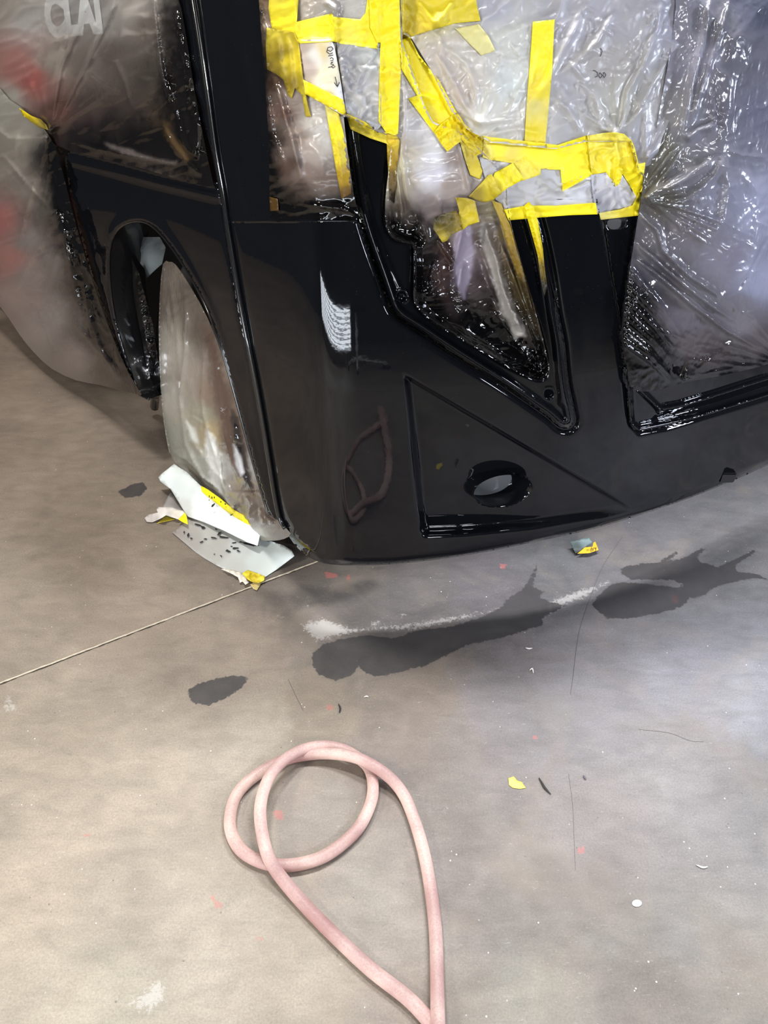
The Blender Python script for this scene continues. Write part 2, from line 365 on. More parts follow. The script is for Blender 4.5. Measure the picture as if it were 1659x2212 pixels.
def floor_mat():
    m, nt, b, L = mat('stained_concrete'); N = nt.nodes
    at = N.new('ShaderNodeAttribute'); at.attribute_name = 'stain'
    al = N.new('ShaderNodeAttribute'); al.attribute_name = 'tone'
    g = N.new('ShaderNodeNewGeometry'); sep = N.new('ShaderNodeSeparateColor'); L.new(at.outputs['Color'], sep.inputs[0])
    def noise(s, d=5, dist=0, stretch=None, rough=.55):
        n = N.new('ShaderNodeTexNoise'); n.inputs['Scale'].default_value = s; n.inputs['Detail'].default_value = d; n.inputs['Distortion'].default_value = dist; n.inputs['Roughness'].default_value = rough
        if stretch:
            mp = N.new('ShaderNodeMapping'); mp.inputs['Rotation'].default_value = (0, 0, stretch[1]); mp.inputs['Scale'].default_value = (1, stretch[0], 1)
            L.new(g.outputs['Position'], mp.inputs[0]); L.new(mp.outputs[0], n.inputs[0])
        else: L.new(g.outputs['Position'], n.inputs[0])
        return n.outputs['Fac']
    def mrange(x, a, bb, c, d):
        r = N.new('ShaderNodeMapRange'); L.new(x, r.inputs['Value'])
        for i, k in enumerate((a, bb, c, d)): r.inputs[1 + i].default_value = k
        return r.outputs[0]
    def math2(op, x, y):
        k = N.new('ShaderNodeMath'); k.operation = op
        for i, q in enumerate((x, y)):
            if isinstance(q, (int, float)): k.inputs[i].default_value = q
            else: L.new(q, k.inputs[i])
        return k.outputs[0]
    def mix(f, a, c, mode='MIX'):
        x = N.new('ShaderNodeMix'); x.data_type = 'RGBA'; x.blend_type = mode
        for i, q in ((0, f), (6, a), (7, c)):
            if isinstance(q, float): x.inputs[i].default_value = q
            elif isinstance(q, tuple): x.inputs[i].default_value = q + (1,)
            else: L.new(q, x.inputs[i])
        return x.outputs[2]
    base = al.outputs['Color']
    big = mrange(noise(2.3, 6, .4), .3, .7, .78, 1.2); mid = mrange(noise(11, 6, .6, (2.2, .5)), .3, .7, .86, 1.13); fine = mrange(noise(210, 4, 0, None, .8), .25, .75, .72, 1.28)
    sc = math2('MULTIPLY', math2('MULTIPLY', big, mid), fine)
    vm = N.new('ShaderNodeVectorMath'); vm.operation = 'SCALE'; L.new(base, vm.inputs[0]); L.new(sc, vm.inputs['Scale'])
    col = vm.outputs[0]
    # brown rust bloom and greenish bloom
    col = mix(mrange(noise(4.1, 5, .8), .5, .72, 0, .35), col, (.27, .215, .165), 'MIX')
    # scuffs
    sc1 = mrange(noise(30, 4, 2.0, (9, .9)), .60, .70, 0, .32); col = mix(sc1, col, (.12, .11, .11))
    sc2 = mrange(noise(46, 4, 2.2, (7, 2.2)), .63, .73, 0, .36); col = mix(sc2, col, (.52, .50, .46))
    # tiny pale chips and dark pits
    vo = N.new('ShaderNodeTexVoronoi'); vo.inputs['Scale'].default_value = 34; L.new(g.outputs['Position'], vo.inputs['Vector'])
    chip = math2('MULTIPLY', math2('LESS_THAN', vo.outputs['Distance'], .06), mrange(noise(7, 2), .5, .6, 0, 1))
    col = mix(chip, col, (.62, .60, .56))
    vo2 = N.new('ShaderNodeTexVoronoi'); vo2.inputs['Scale'].default_value = 21; L.new(g.outputs['Position'], vo2.inputs['Vector'])
    pit = math2('LESS_THAN', vo2.outputs['Distance'], .045); col = mix(math2('MULTIPLY', pit, .6), col, (.09, .085, .08))
    # stains: signed distances (metres) in r wet, g pale, b red
    edge = mrange(noise(75, 5, .5), 0, 1, -.011, .011)
    wet = mrange(math2('ADD', sep.outputs[0], edge), -.001, .0025, 0, 1)
    pal = mrange(math2('ADD', sep.outputs[1], mrange(noise(80, 7, .5, None, .85), 0, 1, -.055, .045)), -.002, .006, 0, .5)
    red = mrange(math2('ADD', sep.outputs[2], edge), -.001, .003, 0, .45)
    col = mix(pal, col, (.53, .51, .49)); col = mix(red, col, (.50, .12, .11))
    wc = mix(math2('MULTIPLY', wet, mrange(noise(20, 5), .3, .7, .82, .95)), col, (.045, .042, .044)); 
    L.new(wc, b.inputs['Base Color'])
    ro = math2('SUBTRACT', mrange(noise(9, 5), .3, .7, .62, .46), math2('MULTIPLY', wet, .12)); L.new(ro, b.inputs['Roughness'])
    bp = N.new('ShaderNodeBump'); bp.inputs['Strength'].default_value = .25; bp.inputs['Distance'].default_value = .0015
    L.new(noise(120, 6, 0, None, .7), bp.inputs['Height']); L.new(bp.outputs[0], b.inputs['Normal'])
    return m
M_FLOOR = floor_mat()
#@@ STRUCTURE
# ------------------------------------------------------------------ floor: two slabs and the joint between them
def wpoly(poly): return on_floor(A(poly))[:, :2]
WET = [
 [(1341,1228),(1359,1221),(1395,1217),(1421,1215),(1461,1190),(1466,1194),(1442,1213),(1475,1206),(1515,1184),(1524,1186),(1507,1203),(1511,1213),(1551,1224),(1583,1210),(1627,1188),(1636,1192),(1601,1213),(1587,1224),(1594,1235),(1637,1240),(1659,1252),(1623,1250),(1576,1260),(1529,1275),(1497,1271),(1453,1253),(1366,1253),(1341,1239)],
 [(1320,1262),(1350,1257),(1420,1264),(1486,1270),(1489,1293),(1475,1311),(1420,1326),(1366,1336),(1312,1336),(1276,1307),(1290,1288)],
 [(1129,1272),(1143,1250),(1160,1218),(1156,1250),(1150,1268),(1178,1278),(1164,1289),(1189,1300),(1226,1307),(1197,1322),(1171,1336),(1175,1350),(1130,1364),(1099,1374),(1052,1384),(1006,1395),(960,1418),(922,1437),(859,1454),(804,1462),(774,1440),(762,1458),(724,1471),(690,1458),(675,1441),(673,1412),(702,1390),(736,1380),(795,1371),(846,1379),(901,1362),(977,1353),(1044,1331),(1086,1310),(1090,1298)],
 [(1470,1262),(1500,1266),(1535,1268),(1528,1284),(1500,1292),(1484,1290)],
 [(405,1492),(430,1476),(500,1458),(537,1462),(526,1482),(500,1502),(450,1525),(412,1518)],
 [(253,1062),(285,1046),(312,1041),(318,1056),(305,1071),(270,1076)],
]
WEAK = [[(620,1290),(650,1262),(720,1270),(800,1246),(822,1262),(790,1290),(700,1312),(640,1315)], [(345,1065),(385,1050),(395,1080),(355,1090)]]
PALE = [
 [(640,1345),(700,1330),(760,1352),(820,1348),(900,1340),(1006,1322),(1086,1308),(1084,1318),(1040,1333),(980,1348),(897,1366),(800,1366),(740,1378),(681,1392),(660,1373)],
 [(1171,1300),(1190,1292),(1240,1272),(1290,1262),(1330,1240),(1341,1239),(1320,1262),(1280,1290),(1230,1310),(1195,1330),(1160,1345),(1175,1325)],
 [(220,2190),(265,2170),(310,2130),(340,2100),(367,2112),(370,2140),(382,2160),(345,2180),(330,2201),(303,2198),(265,2180)],
 [(1225,2135),(1250,2092),(1290,2085),(1280,2110),(1240,2145)],
 [(0,1500),(30,1499),(32,1515),(60,1522),(40,1540),(0,1545)], [(950,1745),(985,1728),(1000,1715),(990,1735),(970,1762),(940,1768)],
 [(720,1390),(770,1400),(795,1425),(808,1460),(806,1500),(790,1545),(786,1545),(798,1500),(798,1460),(785,1430),(755,1406),(720,1396)],
 [(118,1985),(150,1975),(152,1990),(125,2003),(105,2003)],
]
RED = [[(590,1750),(613,1750),(613,1770),(594,1772)], [(450,1930),(462,1936),(488,1962),(478,1966),(452,1944)], [(545,2020),(570,2025),(568,2035),(548,2030)],
 [(1245,1833),(1262,1829),(1266,1842),(1250,1846)], [(1148,1588),(1164,1590),(1158,1600),(1148,1598)], [(705,1522),(722,1524),(720,1534),(706,1534)],
 [(700,1235),(725,1238),(735,1246),(705,1250)], [(748,1242),(756,1240),(756,1255),(748,1252)], [(1078,1218),(1094,1218),(1092,1228),(1080,1228)], [(163,1802),(195,1802),(194,1808),(165,1807)], [(1448,1283),(1470,1288),(1462,1306),(1452,1300)]]
for _c in [(605,1331,6),(702,1355,9),(740,1355,9),(838,1334,6),(872,1330,10),(905,1352,9),(812,1346,13),(615,1335,6),(663,1308,4),(664,1418,4),(1064,1345,7),(940,1338,6),(914,1307,5)]:
    PALE.append([(_c[0] + (_c[2] + 6) * math.cos(k * .785), _c[1] + (_c[2] + 4) * .7 * math.sin(k * .785)) for k in range(8)])
TONE = [  # concrete colour over the floor, overspray and some shade painted in below the bumper
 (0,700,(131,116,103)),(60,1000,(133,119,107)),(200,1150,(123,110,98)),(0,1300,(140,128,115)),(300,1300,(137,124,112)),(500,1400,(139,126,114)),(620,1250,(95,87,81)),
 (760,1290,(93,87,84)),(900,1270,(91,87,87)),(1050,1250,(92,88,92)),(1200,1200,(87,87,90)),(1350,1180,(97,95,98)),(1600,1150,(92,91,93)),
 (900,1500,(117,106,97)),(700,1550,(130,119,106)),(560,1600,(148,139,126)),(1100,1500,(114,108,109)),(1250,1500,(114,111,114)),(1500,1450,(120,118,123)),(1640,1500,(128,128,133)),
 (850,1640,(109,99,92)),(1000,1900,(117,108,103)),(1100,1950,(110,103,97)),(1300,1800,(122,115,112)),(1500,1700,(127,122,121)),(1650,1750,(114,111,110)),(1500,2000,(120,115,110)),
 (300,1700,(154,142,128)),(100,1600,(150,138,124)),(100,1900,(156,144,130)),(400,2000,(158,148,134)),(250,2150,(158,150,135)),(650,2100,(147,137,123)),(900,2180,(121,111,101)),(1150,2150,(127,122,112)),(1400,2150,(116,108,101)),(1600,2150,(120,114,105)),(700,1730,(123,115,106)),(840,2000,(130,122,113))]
WW = [wpoly(p) for p in WET]; WK = [wpoly(p) for p in WEAK]; PW = [wpoly(p) for p in PALE]; RW = [wpoly(p) for p in RED]
J0, J1 = on_floor(A([(0, 1478)]))[0, :2], on_floor(A([(690, 1213)]))[0, :2]
JD = (J1 - J0) / np.linalg.norm(J1 - J0); JN = np.array([-JD[1], JD[0]])   # JN points away from camera
def axis(a, b, lo, hi, fine, coarse):
    x = [a]
    while x[-1] < b: x.append(x[-1] + (fine if lo <= x[-1] < hi else coarse))
    return np.array(x)
def slab(side):
    s = axis(-4.5, 6.5, -.3, 3.0, .008, .12); t = axis(0, 6.0, 0, 1.75 if side > 0 else 1.9, .008, .15)
    S, T_ = np.meshgrid(s, t); jag = .0022 * pn(s / .02, s * 0, 3) + .003 * pn(s / .09, s * 0, 4) + .0025
    TT = T_ + np.where(T_ < .004, 1, 0) * jag[None, :]
    P = J0[None, None] + S[..., None] * JD + side * TT[..., None] * JN
    xy = P.reshape(-1, 2); uv = to_px(np.concatenate([xy, np.zeros((len(xy), 1))], 1))
    ok = (uv[:, 0] > -60) & (uv[:, 0] < 1720) & (uv[:, 1] > 550) & (uv[:, 1] < 2280) & (xy[:, 1] > .1)
    at = np.full((len(xy), 4), -.2); at[:, 3] = 1; q = xy[ok]
    def many(lst, add=0.0):
        d = np.full(len(q), -.2)
        for p in lst:
            lo = p.min(0) - .08; hi = p.max(0) + .08; m = (q[:, 0] > lo[0]) & (q[:, 0] < hi[0]) & (q[:, 1] > lo[1]) & (q[:, 1] < hi[1])
            if m.any(): d[m] = np.maximum(d[m], np.clip(sdf(q[m], p) + add, -.2, .05))
        return d
    at[ok, 0] = many(WW); at[ok, 1] = many(PW, -.008); at[ok, 2] = many(RW)
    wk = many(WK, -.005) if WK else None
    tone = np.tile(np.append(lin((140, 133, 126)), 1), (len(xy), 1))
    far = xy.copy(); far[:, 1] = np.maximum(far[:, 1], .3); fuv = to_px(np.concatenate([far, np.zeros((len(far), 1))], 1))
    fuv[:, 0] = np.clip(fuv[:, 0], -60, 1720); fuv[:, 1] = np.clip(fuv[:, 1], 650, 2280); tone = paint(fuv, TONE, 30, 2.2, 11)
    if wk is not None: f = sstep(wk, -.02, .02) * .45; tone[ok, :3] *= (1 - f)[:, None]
    V = np.concatenate([xy, np.zeros((len(xy), 1))], 1)
    near = (T_.ravel() < .004); V[near, 2] -= .0005
    nx = len(s); ny = len(t); T = []
    i0 = (np.arange(ny - 1)[:, None] * nx + np.arange(nx - 1)[None]).ravel()
    Q = np.stack([i0, i0 + 1, i0 + nx + 1, i0 + nx], 1)
    if side < 0: Q = Q[:, ::-1]
    # joint wall
    b = len(V); V = np.concatenate([V, V[:nx] - [0, 0, .02]]); at = np.concatenate([at, at[:nx]]); tone = np.concatenate([tone, tone[:nx]])
    a = np.arange(nx - 1); Wq = np.stack([b + a, b + a + 1, a + 1, a], 1)
    if side < 0: Wq = Wq[:, ::-1]
    Q = np.concatenate([Q, Wq])
    me = bpy.data.meshes.new('slab'); me.from_pydata(V.tolist(), [], Q.tolist())
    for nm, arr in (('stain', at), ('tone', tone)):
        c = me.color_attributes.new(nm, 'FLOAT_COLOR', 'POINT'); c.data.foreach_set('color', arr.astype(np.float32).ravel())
    return me
fl = bpy.data.objects.new('floor', None); COL.objects.link(fl); tag(fl, 'stained grey brown concrete shop floor in two slabs', kind='structure')
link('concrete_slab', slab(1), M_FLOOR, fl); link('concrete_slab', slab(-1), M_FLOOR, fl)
js = np.arange(-.3, 2.2, .01); jz = np.stack([J0[0] + js * JD[0], J0[1] + js * JD[1], np.zeros(len(js))], 1)
JW = plain('dark_joint_backer', (70, 62, 54), .9)  # dark base down in the joint groove
jb = [tuple(p) for p in jz - [0, 0, .006]]
tube('joint_backer', A(jb), .0045, JW, fl, 6)
crm = plain('crumbled_cream_joint_filler', (196, 184, 164), .9, var=.2, scale=120, bump=.8)
jj = jz.copy(); jj[:, :2] += JN * (.0035 + .002 * pn(js / .03, js * 0, 8))[:, None]; jj[:, 2] = .0004
tube('joint_filler', jj, .0026, crm, fl, 6, rr=.0024 + .0014 * pn(js / .015, js * 0, 6))
# hairline cracks as cut-in dark lines
CR = plain('hairline_crack', (88, 84, 84), .9)
def crack(pts, w): return ribbon('hairline_crack', [smooth(pts, False, 3)], w, 0, CR, fl, surf=lambda q: on_floor(q, .0006))
crack([(1344,1160),(1310,1210),(1296,1236),(1275,1290),(1254,1352),(1245,1400),(1238,1460),(1232,1500)], .8)
crack([(1228,1672),(1237,1740),(1240,1810),(1243,1880)], .6)
crack([(622,1467),(640,1505),(655,1535)], .8)
crack([(1380,1576),(1445,1583),(1490,1600),(1520,1602)], .7)

def wall(name, lo, hi, m=M_BOOTHWALL):
    o = box(name, lo, hi, m); return tag(o, kind='structure')
wall('wall_back', (-4.2, 6.4, 0), (4.8, 6.5, 4.1)); wall('wall_front', (-4.2, -3.1, 0), (4.8, -3.0, 4.1))
wall('wall_left', (-4.3, -3.1, 0), (-4.2, 6.5, 4.1)); wall('wall_right', (4.8, -3.1, 0), (4.9, 6.5, 4.1))
wall('ceiling', (-4.3, -3.1, 4.0), (4.9, 6.5, 4.1), M_CEIL)
fo = box('floor', (-4.3, -3.1, -.3), (4.9, 6.5, -.021), plain('ground_under_slabs', (60, 56, 52), .9)); tag(fo, kind='structure')
fo.name = 'floor_base'

# ------------------------------------------------------------------ truck
TR = empty('truck', (.2, 3.0, 0), 'freshly painted gloss black truck front corner wrapped in masking film', 'truck')
def plan(x0, x1, off, n=18):
    xs = np.linspace(x0, x1, n); return [(x, float(G(np.array([x]), np.array([.24]))[0]) + off) for x in xs]
prism('chassis', plan(-2.4, 1.9, .85) + [(1.9, 5.2), (-2.4, 5.2)], .3, 1.0, M_DARK, TR)
prism('engine_cover', plan(-2.4, 1.9, .40) + [(1.9, 5.6), (-2.4, 5.6)], 1.0, 1.42, M_DARK, TR)
prism('cab', plan(-2.6, -1.5, .5) + [(-.9, 3.9), (1.9, 3.9), (1.9, 6.0), (-2.6, 6.0)], 1.42, 2.9, M_DARK, TR)
BEAD = smooth([(412,-40),(428,60),(447,190),(466,330),(482,420),(492,490),(507,580),(521,660),(534,730),(550,810),(566,900),(580,985),(592,1060),(603,1115),(616,1142)], False, 4)
# --- bumper with the pillar beside the grille
GRV = [(742,250),(748,300),(758,380),(770,450),(790,520),(815,590),(832,640),(842,668),(860,690),(900,716),(960,756),(1020,795),(1080,833),(1140,874),(1180,902),(1205,924),(1228,928),(1244,912),(1240,880),(1228,820),(1220,740),(1208,680),(1196,600),(1180,520),(1164,460),(1140,380)]
GRVs = smooth(GRV, False, 3)
BUMP = smooth([(493,480),(507,580),(521,660),(534,730),(550,810),(566,900),(580,985),(592,1060),(604,1118),(626,1162),(655,1195),(690,1214),(724,1220),(760,1221),(850,1219),(1000,1201),(1150,1172),(1300,1138),(1450,1090),(1560,1048),(1659,1005),(1720,975)], False, 3) \
     + [(1720, 835), (1659, 853), (1580, 878), (1500, 903), (1440, 920), (1400, 929), (1380, 931), (1369, 926), (1363, 910), (1359, 870), (1354, 820), (1347, 760), (1341, 714), (1332, 660), (1318, 585), (1297, 470), (1290, 430), (1150, 430)] \
     + GRVs[::-1][12:-14] + [(778, 480), (760, 472), (700, 468), (640, 468), (560, 470)]
TRI_L = [(868, 814), (905, 1164)]; 
def bumper_relief(p):
    u, v = p[:, 0], p[:, 1]; r = np.zeros(len(p))
    # triangular recess: left wall, bottom wall, diagonal crease
    xl = 868 + (v - 814) * (905 - 868) / (1164 - 814); dl = u - xl
    bl = smooth([(905,1164),(1000,1160),(1150,1146),(1300,1122),(1400,1100),(1470,1078)], False, 3)
    db, _ = seg_dist(p, bl); yb = np.interp(u, [905,1000,1150,1300,1400,1480,1700], [1164,1160,1146,1122,1100,1072,980]); db = np.clip(yb - v, -60, 400)
    dd = (v - (812 + (u - 880) * (1000 - 812) / (1200 - 880))) * .86
    fall = 1 - sstep(u, 960, 1470)
    wl = sstep(dl, 0, 22); wb = sstep(db, 0, 26); wd = sstep(dd, -1, 7)
    tilt = .75 + .25 * sstep(dd, 0, 260)
    r += .048 * wl * wb * wd * fall * tilt
    dr, _ = seg_dist(p, [(1150,1148),(1300,1124),(1400,1102),(1500,1075),(1600,1040)]); r -= .005 * np.exp(-(dr / 6) ** 2) * sstep(u, 1200, 1380)
    # lower lip rolls under
    yedge = np.interp(u, [600,690,760,850,1000,1150,1300,1450,1560,1700], [1150,1214,1221,1219,1201,1172,1138,1090,1048,985])
    r += .012 * np.clip(1 - (yedge - v) / 16, 0, 1) ** 2
    # groove round the headlight pocket: surface rolls inward beside it
    d, _ = seg_dist(p, GRVs); r += .014 * np.exp(-(d / 6.5) ** 2)
    # soft raised shelf line under the pocket
    sh = [(880,700),(960,770),(1040,830),(1120,880),(1170,915),(1210,930)]
    d2, t2 = seg_dist(p, sh)
    # soft dish at the tip of the pocket
    # return flange of the grille opening
    d3, _ = seg_dist(p, [(1341,714),(1350,790),(1359,870),(1365,915),(1380,931),(1440,920),(1580,878),(1720,835)]); r += .010 * np.exp(-(d3 / 7) ** 2)
    # pillar crease
    d4, t4 = seg_dist(p, [(1248,640),(1262,760),(1272,900)]); r += .0012 * np.exp(-(d4 / 14) ** 2)
    # left edge roll
    d5, _ = seg_dist(p, BEAD); r += .012 * np.exp(-(d5 / 9) ** 2)
    # tiny ripple of the pull on the top ledge
    r += .012 * np.clip(1 - (v - 468) / 9, 0, 1) * (u < 790)
    return r
FOG = [(1086 + 62 * math.cos(t) - 7 * math.sin(t), 1060 + 34 * math.sin(t) - 4 * math.cos(t)) for t in np.arange(0, 6.28, .16)]
_bx = [650,690,724,760,850,1000,1150,1300,1450,1560,1659]; _by = [1190,1213,1219,1220,1218,1200,1171,1137,1089,1047,1004]
BCR = [smooth([(x, y - k) for x, y in zip(_bx, _by)], False, 4) for k in (3, 6, 9, 13, 17)]
sheet('bumper', BUMP, M_BLACK, base=0.0, relief=bumper_relief, step=4, parent=TR, holes=[FOG], solid=.004, creases=BCR)
# --- fog lamp bore
fv = hit(A(FOG), 0.0); n = len(fv); V = []; T = []
for k, (d, s) in enumerate([(0, 1.0), (.003, .975), (.012, .96), (.03, .95), (.048, .94), (.05, .90)]):
    c = fv.mean(0); V += [c + (q - c) * s + np.array([-.75 * d, d, -.1 * d]) for q in fv]
for k in range(5): T += [(k * n + i, k * n + (i + 1) % n, (k + 1) * n + (i + 1) % n, (k + 1) * n + i) for i in range(n)]
mesh_from('fog_lamp_bore', V, T, M_BLACK, TR)
c = A(V[-n:]).mean(0); mesh_from('fog_bore_backing', V[-n:] + [c], [(i, (i + 1) % n, n) for i in range(n)], plain('grey_floor_standin', (96, 100, 104), .35), TR, shade=False)  # added plate; its grey stands in for floor showing in the bore
# --- thin panel between pillar and grille film, with slot
SLOT = smooth([(1316,474),(1350,470),(1354,480),(1348,492),(1324,496),(1313,488)], True, 3)
sheet('grille_side_panel', [(1297,420),(1385,420),(1380,466),(1366,545),(1355,610),(1346,680),(1343,716),(1338,690),(1322,600)], M_BLACK, base=.006, step=6, parent=TR, solid=.004, holes=[SLOT])
sheet('slot_backing', [(1300,455),(1370,455),(1370,505),(1305,510)], M_GREYMETAL, base=.03, step=12, parent=TR, raster=False)
# --- headlight bezel (black frame round the masked lamp)
BEZ = [(735,245),(750,255),(835,300),(900,330),(960,420),(1080,400),(1150,400)] + [(1164,460),(1180,520),(1196,600),(1208,680),(1220,740),(1228,820),(1240,880),(1242,910),(1228,926),(1205,922),(1180,900),(1140,872),(1080,831),(1020,793),(960,754),(900,714),(862,690),(843,668),(832,640),(815,590),(790,520),(770,450),(758,380),(746,300)]
INN = smooth([(846,330),(836,400),(834,470),(842,500),(862,516),(893,512),(898,560),(896,620),(900,652),(922,678),(1000,724),(1080,776),(1140,808),(1165,816),(1178,806),(1176,770),(1158,700),(1130,620),(1098,520),(1080,470),(1060,420),(960,440),(900,360)], True, 3)
def bez_relief(p):
    d, _ = seg_dist(p, GRVs); r = .018 - .014 * np.exp(-((d - 16) / 7) ** 2) + .016 * np.exp(-(d / 7) ** 2)
    s = sdf(p, INN); r += .012 * sstep(s, -9, 1)
    for c in ((868, 640, 13), (1186, 850, 12)):
        q = np.hypot(p[:, 0] - c[0], (p[:, 1] - c[1]) * 1.0); r += .012 * (1 - sstep(q, c[2] - 5, c[2])) - .003 * np.exp(-((q - c[2]) / 2.5) ** 2)
    # raised spine up the right arm
    d, _ = seg_dist(p, [(1148,470),(1175,560),(1196,660),(1206,760),(1212,870)]); r -= .010 * np.exp(-(d / 8) ** 2)
    d, _ = seg_dist(p, [(752,262),(780,380),(806,480),(836,560),(866,628)]); r -= .004 * np.exp(-(d / 5) ** 2)
    return r
sheet('headlight_bezel', smooth(BEZ, True, 2), M_BLACK, base=.0, relief=bez_relief, step=4, parent=TR, solid=.003, holes=[[tuple(A(INN).mean(0) + (A(q) - A(INN).mean(0)) * .93) for q in INN]])
# --- cowl column above the bumper, and hood behind the films
sheet('hood_panel', [(560,-45),(1720,-45),(1720,720),(1420,800),(1355,640),(1290,440),(1200,420),(1100,700),(930,600),(850,420),(700,470),(600,470)], M_HOOD, base=.09, step=16, parent=TR)
sheet('cowl_panel', [(330,-45),(600,-45),(640,120),(700,250),(735,260),(760,400),(772,480),(640,482),(560,482),(492,484),(470,400),(455,320),(420,200),(380,100)], M_BLACK, base=0, step=6, parent=TR, solid=.003,
      relief=lambda p: .01 * np.exp(-(seg_dist(p, BEAD)[0] / 9) ** 2) - .006 * np.exp(-(seg_dist(p, [(500,-40),(520,120),(560,300),(590,480)])[0] / 22) ** 2)
      + .004 * np.exp(-(seg_dist(p, [(520,350),(522,400),(535,450)])[0] / 5) ** 2))
tube('gap_seal', hit(A(dens(BEAD, 8, False)), -.001), .0075, M_SEAL, TR, 10)
B2 = [(x - 11, y) for x, y in BEAD if y > -50]
# --- fender with wheel arch
ARCH = smooth([(322,862),(302,850),(282,800),(262,740),(246,670),(237,600),(238,540),(248,505),(268,485),(296,477),(322,483),(346,503),(372,535),(405,585),(440,650),(470,725),(497,815),(520,900),(543,985),(560,1045),(575,1095),(583,1112)], False, 3)
FEND = ARCH + [(600, 1125), (590, 1060), (578, 985), (562, 900), (546, 810), (530, 730), (517, 660), (502, 580), (488, 490), (478, 430), (468, 395), (440, 395), (300, 350), (150, 322), (140, 345), (152, 420), (172, 500), (196, 590), (222, 670), (250, 750), (280, 820), (300, 856)]
def fend_relief(p):
    d, _ = seg_dist(p, ARCH); r = -.008 * np.exp(-(d / 11) ** 2) + .006 * np.exp(-(d / 3.5) ** 2)
    d, _ = seg_dist(p, [(150,333),(250,358),(350,386),(466,412)]); r += .007 * np.exp(-(d / 5) ** 2)
    s = [(150,345),(260,372),(380,402),(470,424)]; d, _ = seg_dist(p, s); r -= .006 * np.exp(-(d / 12) ** 2)
    d, _ = seg_dist(p, [(160,420),(190,510),(215,600),(245,700),(280,800)]); r -= .010 * np.exp(-(d / 8) ** 2)
    d, _ = seg_dist(p, BEAD); r += .010 * np.exp(-(d / 8) ** 2)
    return r
sheet('fender', FEND, M_BLACK, base=.0, relief=fend_relief, step=5, parent=TR, solid=.004)
tube('wheel_arch_lip', hit(A(dens(ARCH, 8, False)), .004), .005, M_SEAL, TR, 8)
# inner arch flange and liner
IN2 = smooth([(338,858),(330,800),(312,740),(298,670),(290,600),(288,560),(300,520),(340,515),(372,560),(400,620),(430,700),(460,790),(490,900)], False, 3)
pa = A(dens(ARCH, 10, False)); pb = hit(pa, .0); 
Vf = []; Tf = []
for k, d in enumerate((0.0, .03, .09, .16)): Vf += list(pb + np.array([.62, .50, 0]) * d + np.array([0, .0, -.0]))
n = len(pb)
for k in range(3): Tf += [(k * n + i, k * n + i + 1, (k + 1) * n + i + 1, (k + 1) * n + i) for i in range(n - 1)]
mesh_from('wheel_arch_flange', Vf, Tf, M_SEAL, TR)
sheet('wheel_well_liner', [(225,470),(400,470),(520,800),(620,1120),(560,1120),(480,950),(345,870),(300,860),(225,700)], M_DARK, base=.42, step=18, parent=TR, raster=False)
# mud flap rod behind the wheel
mf = hit(A([(362,575),(356,640),(348,720),(340,800),(334,880)]), .22); tube('mudflap_bracket', mf, .018, M_SEAL, TR, 8)
# --- cab door and step body behind the film
sheet('cab_door', [(-45,-45),(420,-45),(450,200),(470,400),(300,352),(140,322),(60,262),(-45,190)], film_mat('door_paint', .35, .3, 0, 0, .2), base=.045, step=9, parent=TR,
      cps=[(0,-10,(150,150,152)),(60,20,(120,118,118)),(200,30,(120,116,114)),(330,20,(110,105,102)),(20,110,(190,70,70)),(45,170,(200,75,75)),(70,225,(120,80,75)),(0,220,(190,186,180)),(120,200,(95,80,76)),(130,240,(170,70,60)),(250,250,(50,40,40)),(400,200,(40,34,32)),(200,320,(30,26,26))], warp=10)
sheet('step_fairing', [(-45,190),(60,262),(140,330),(170,480),(200,600),(250,740),(300,840),(200,800),(100,745),(20,660),(-45,600)], film_mat('fairing_paint', .35, .3, 0, 0, .2), base=.03, step=10, parent=TR,
      cps=[(0,250,(150,146,140)),(40,350,(120,115,108)),(0,470,(200,90,90)),(30,540,(190,95,90)),(100,500,(105,98,92)),(150,650,(120,112,108)),(60,650,(140,132,128)),(230,760,(80,72,68)),(150,400,(14,12,12)),(175,500,(14,12,12)),(205,600,(14,12,12)),(245,720,(14,12,12)),(280,800,(14,12,12))], warp=10)
# door lettering
def letters(txt, org, ex, ey, off, mt, parent, name, lab=None, bold=.02):
    cu = bpy.data.curves.new('letters', 'FONT'); cu.body = txt; cu.offset = bold; cu.space_character = .98
    ob = bpy.data.objects.new('letters', cu); COL.objects.link(ob); dg = bpy.context.evaluated_depsgraph_get(); dg.update()
    me = bpy.data.meshes.new_from_object(ob.evaluated_get(dg)); bpy.data.objects.remove(ob)
    bm = bmesh.new(); bm.from_mesh(me); bmesh.ops.triangulate(bm, faces=bm.faces[:])
    bmesh.ops.subdivide_edges(bm, edges=bm.edges[:], cuts=1); bmesh.ops.triangulate(bm, faces=bm.faces[:])
    q = A([v.co[:2] for v in bm.verts]); T = [[v.index for v in f.verts] for f in bm.faces]; bm.free()
    p = A(org) + q[:, :1] * A(ex) + q[:, 1:2] * A(ey)
    o = mesh_from(name, hit(p, (hm_at(p) - off) if off < .5 else 0), T, mt, parent, shade=False)
    if lab: o['label'] = lab
    return o
letters('CLAI', (102, 76), (58, -5), (-14, -120), .004, M_WHITE, TR, 'door_lettering', 'white capital letters on the door seen through the film', .06)
#@@ FILMS
exec_films = True
def film(outline, label, **k):
    mt = k.pop('mat', M_FILM); s = k.pop('st', 4.0)
    o = sheet('masking_film', outline, mt, step=s, **k); return tag(o, label, 'masking film')
R = random.Random(4)
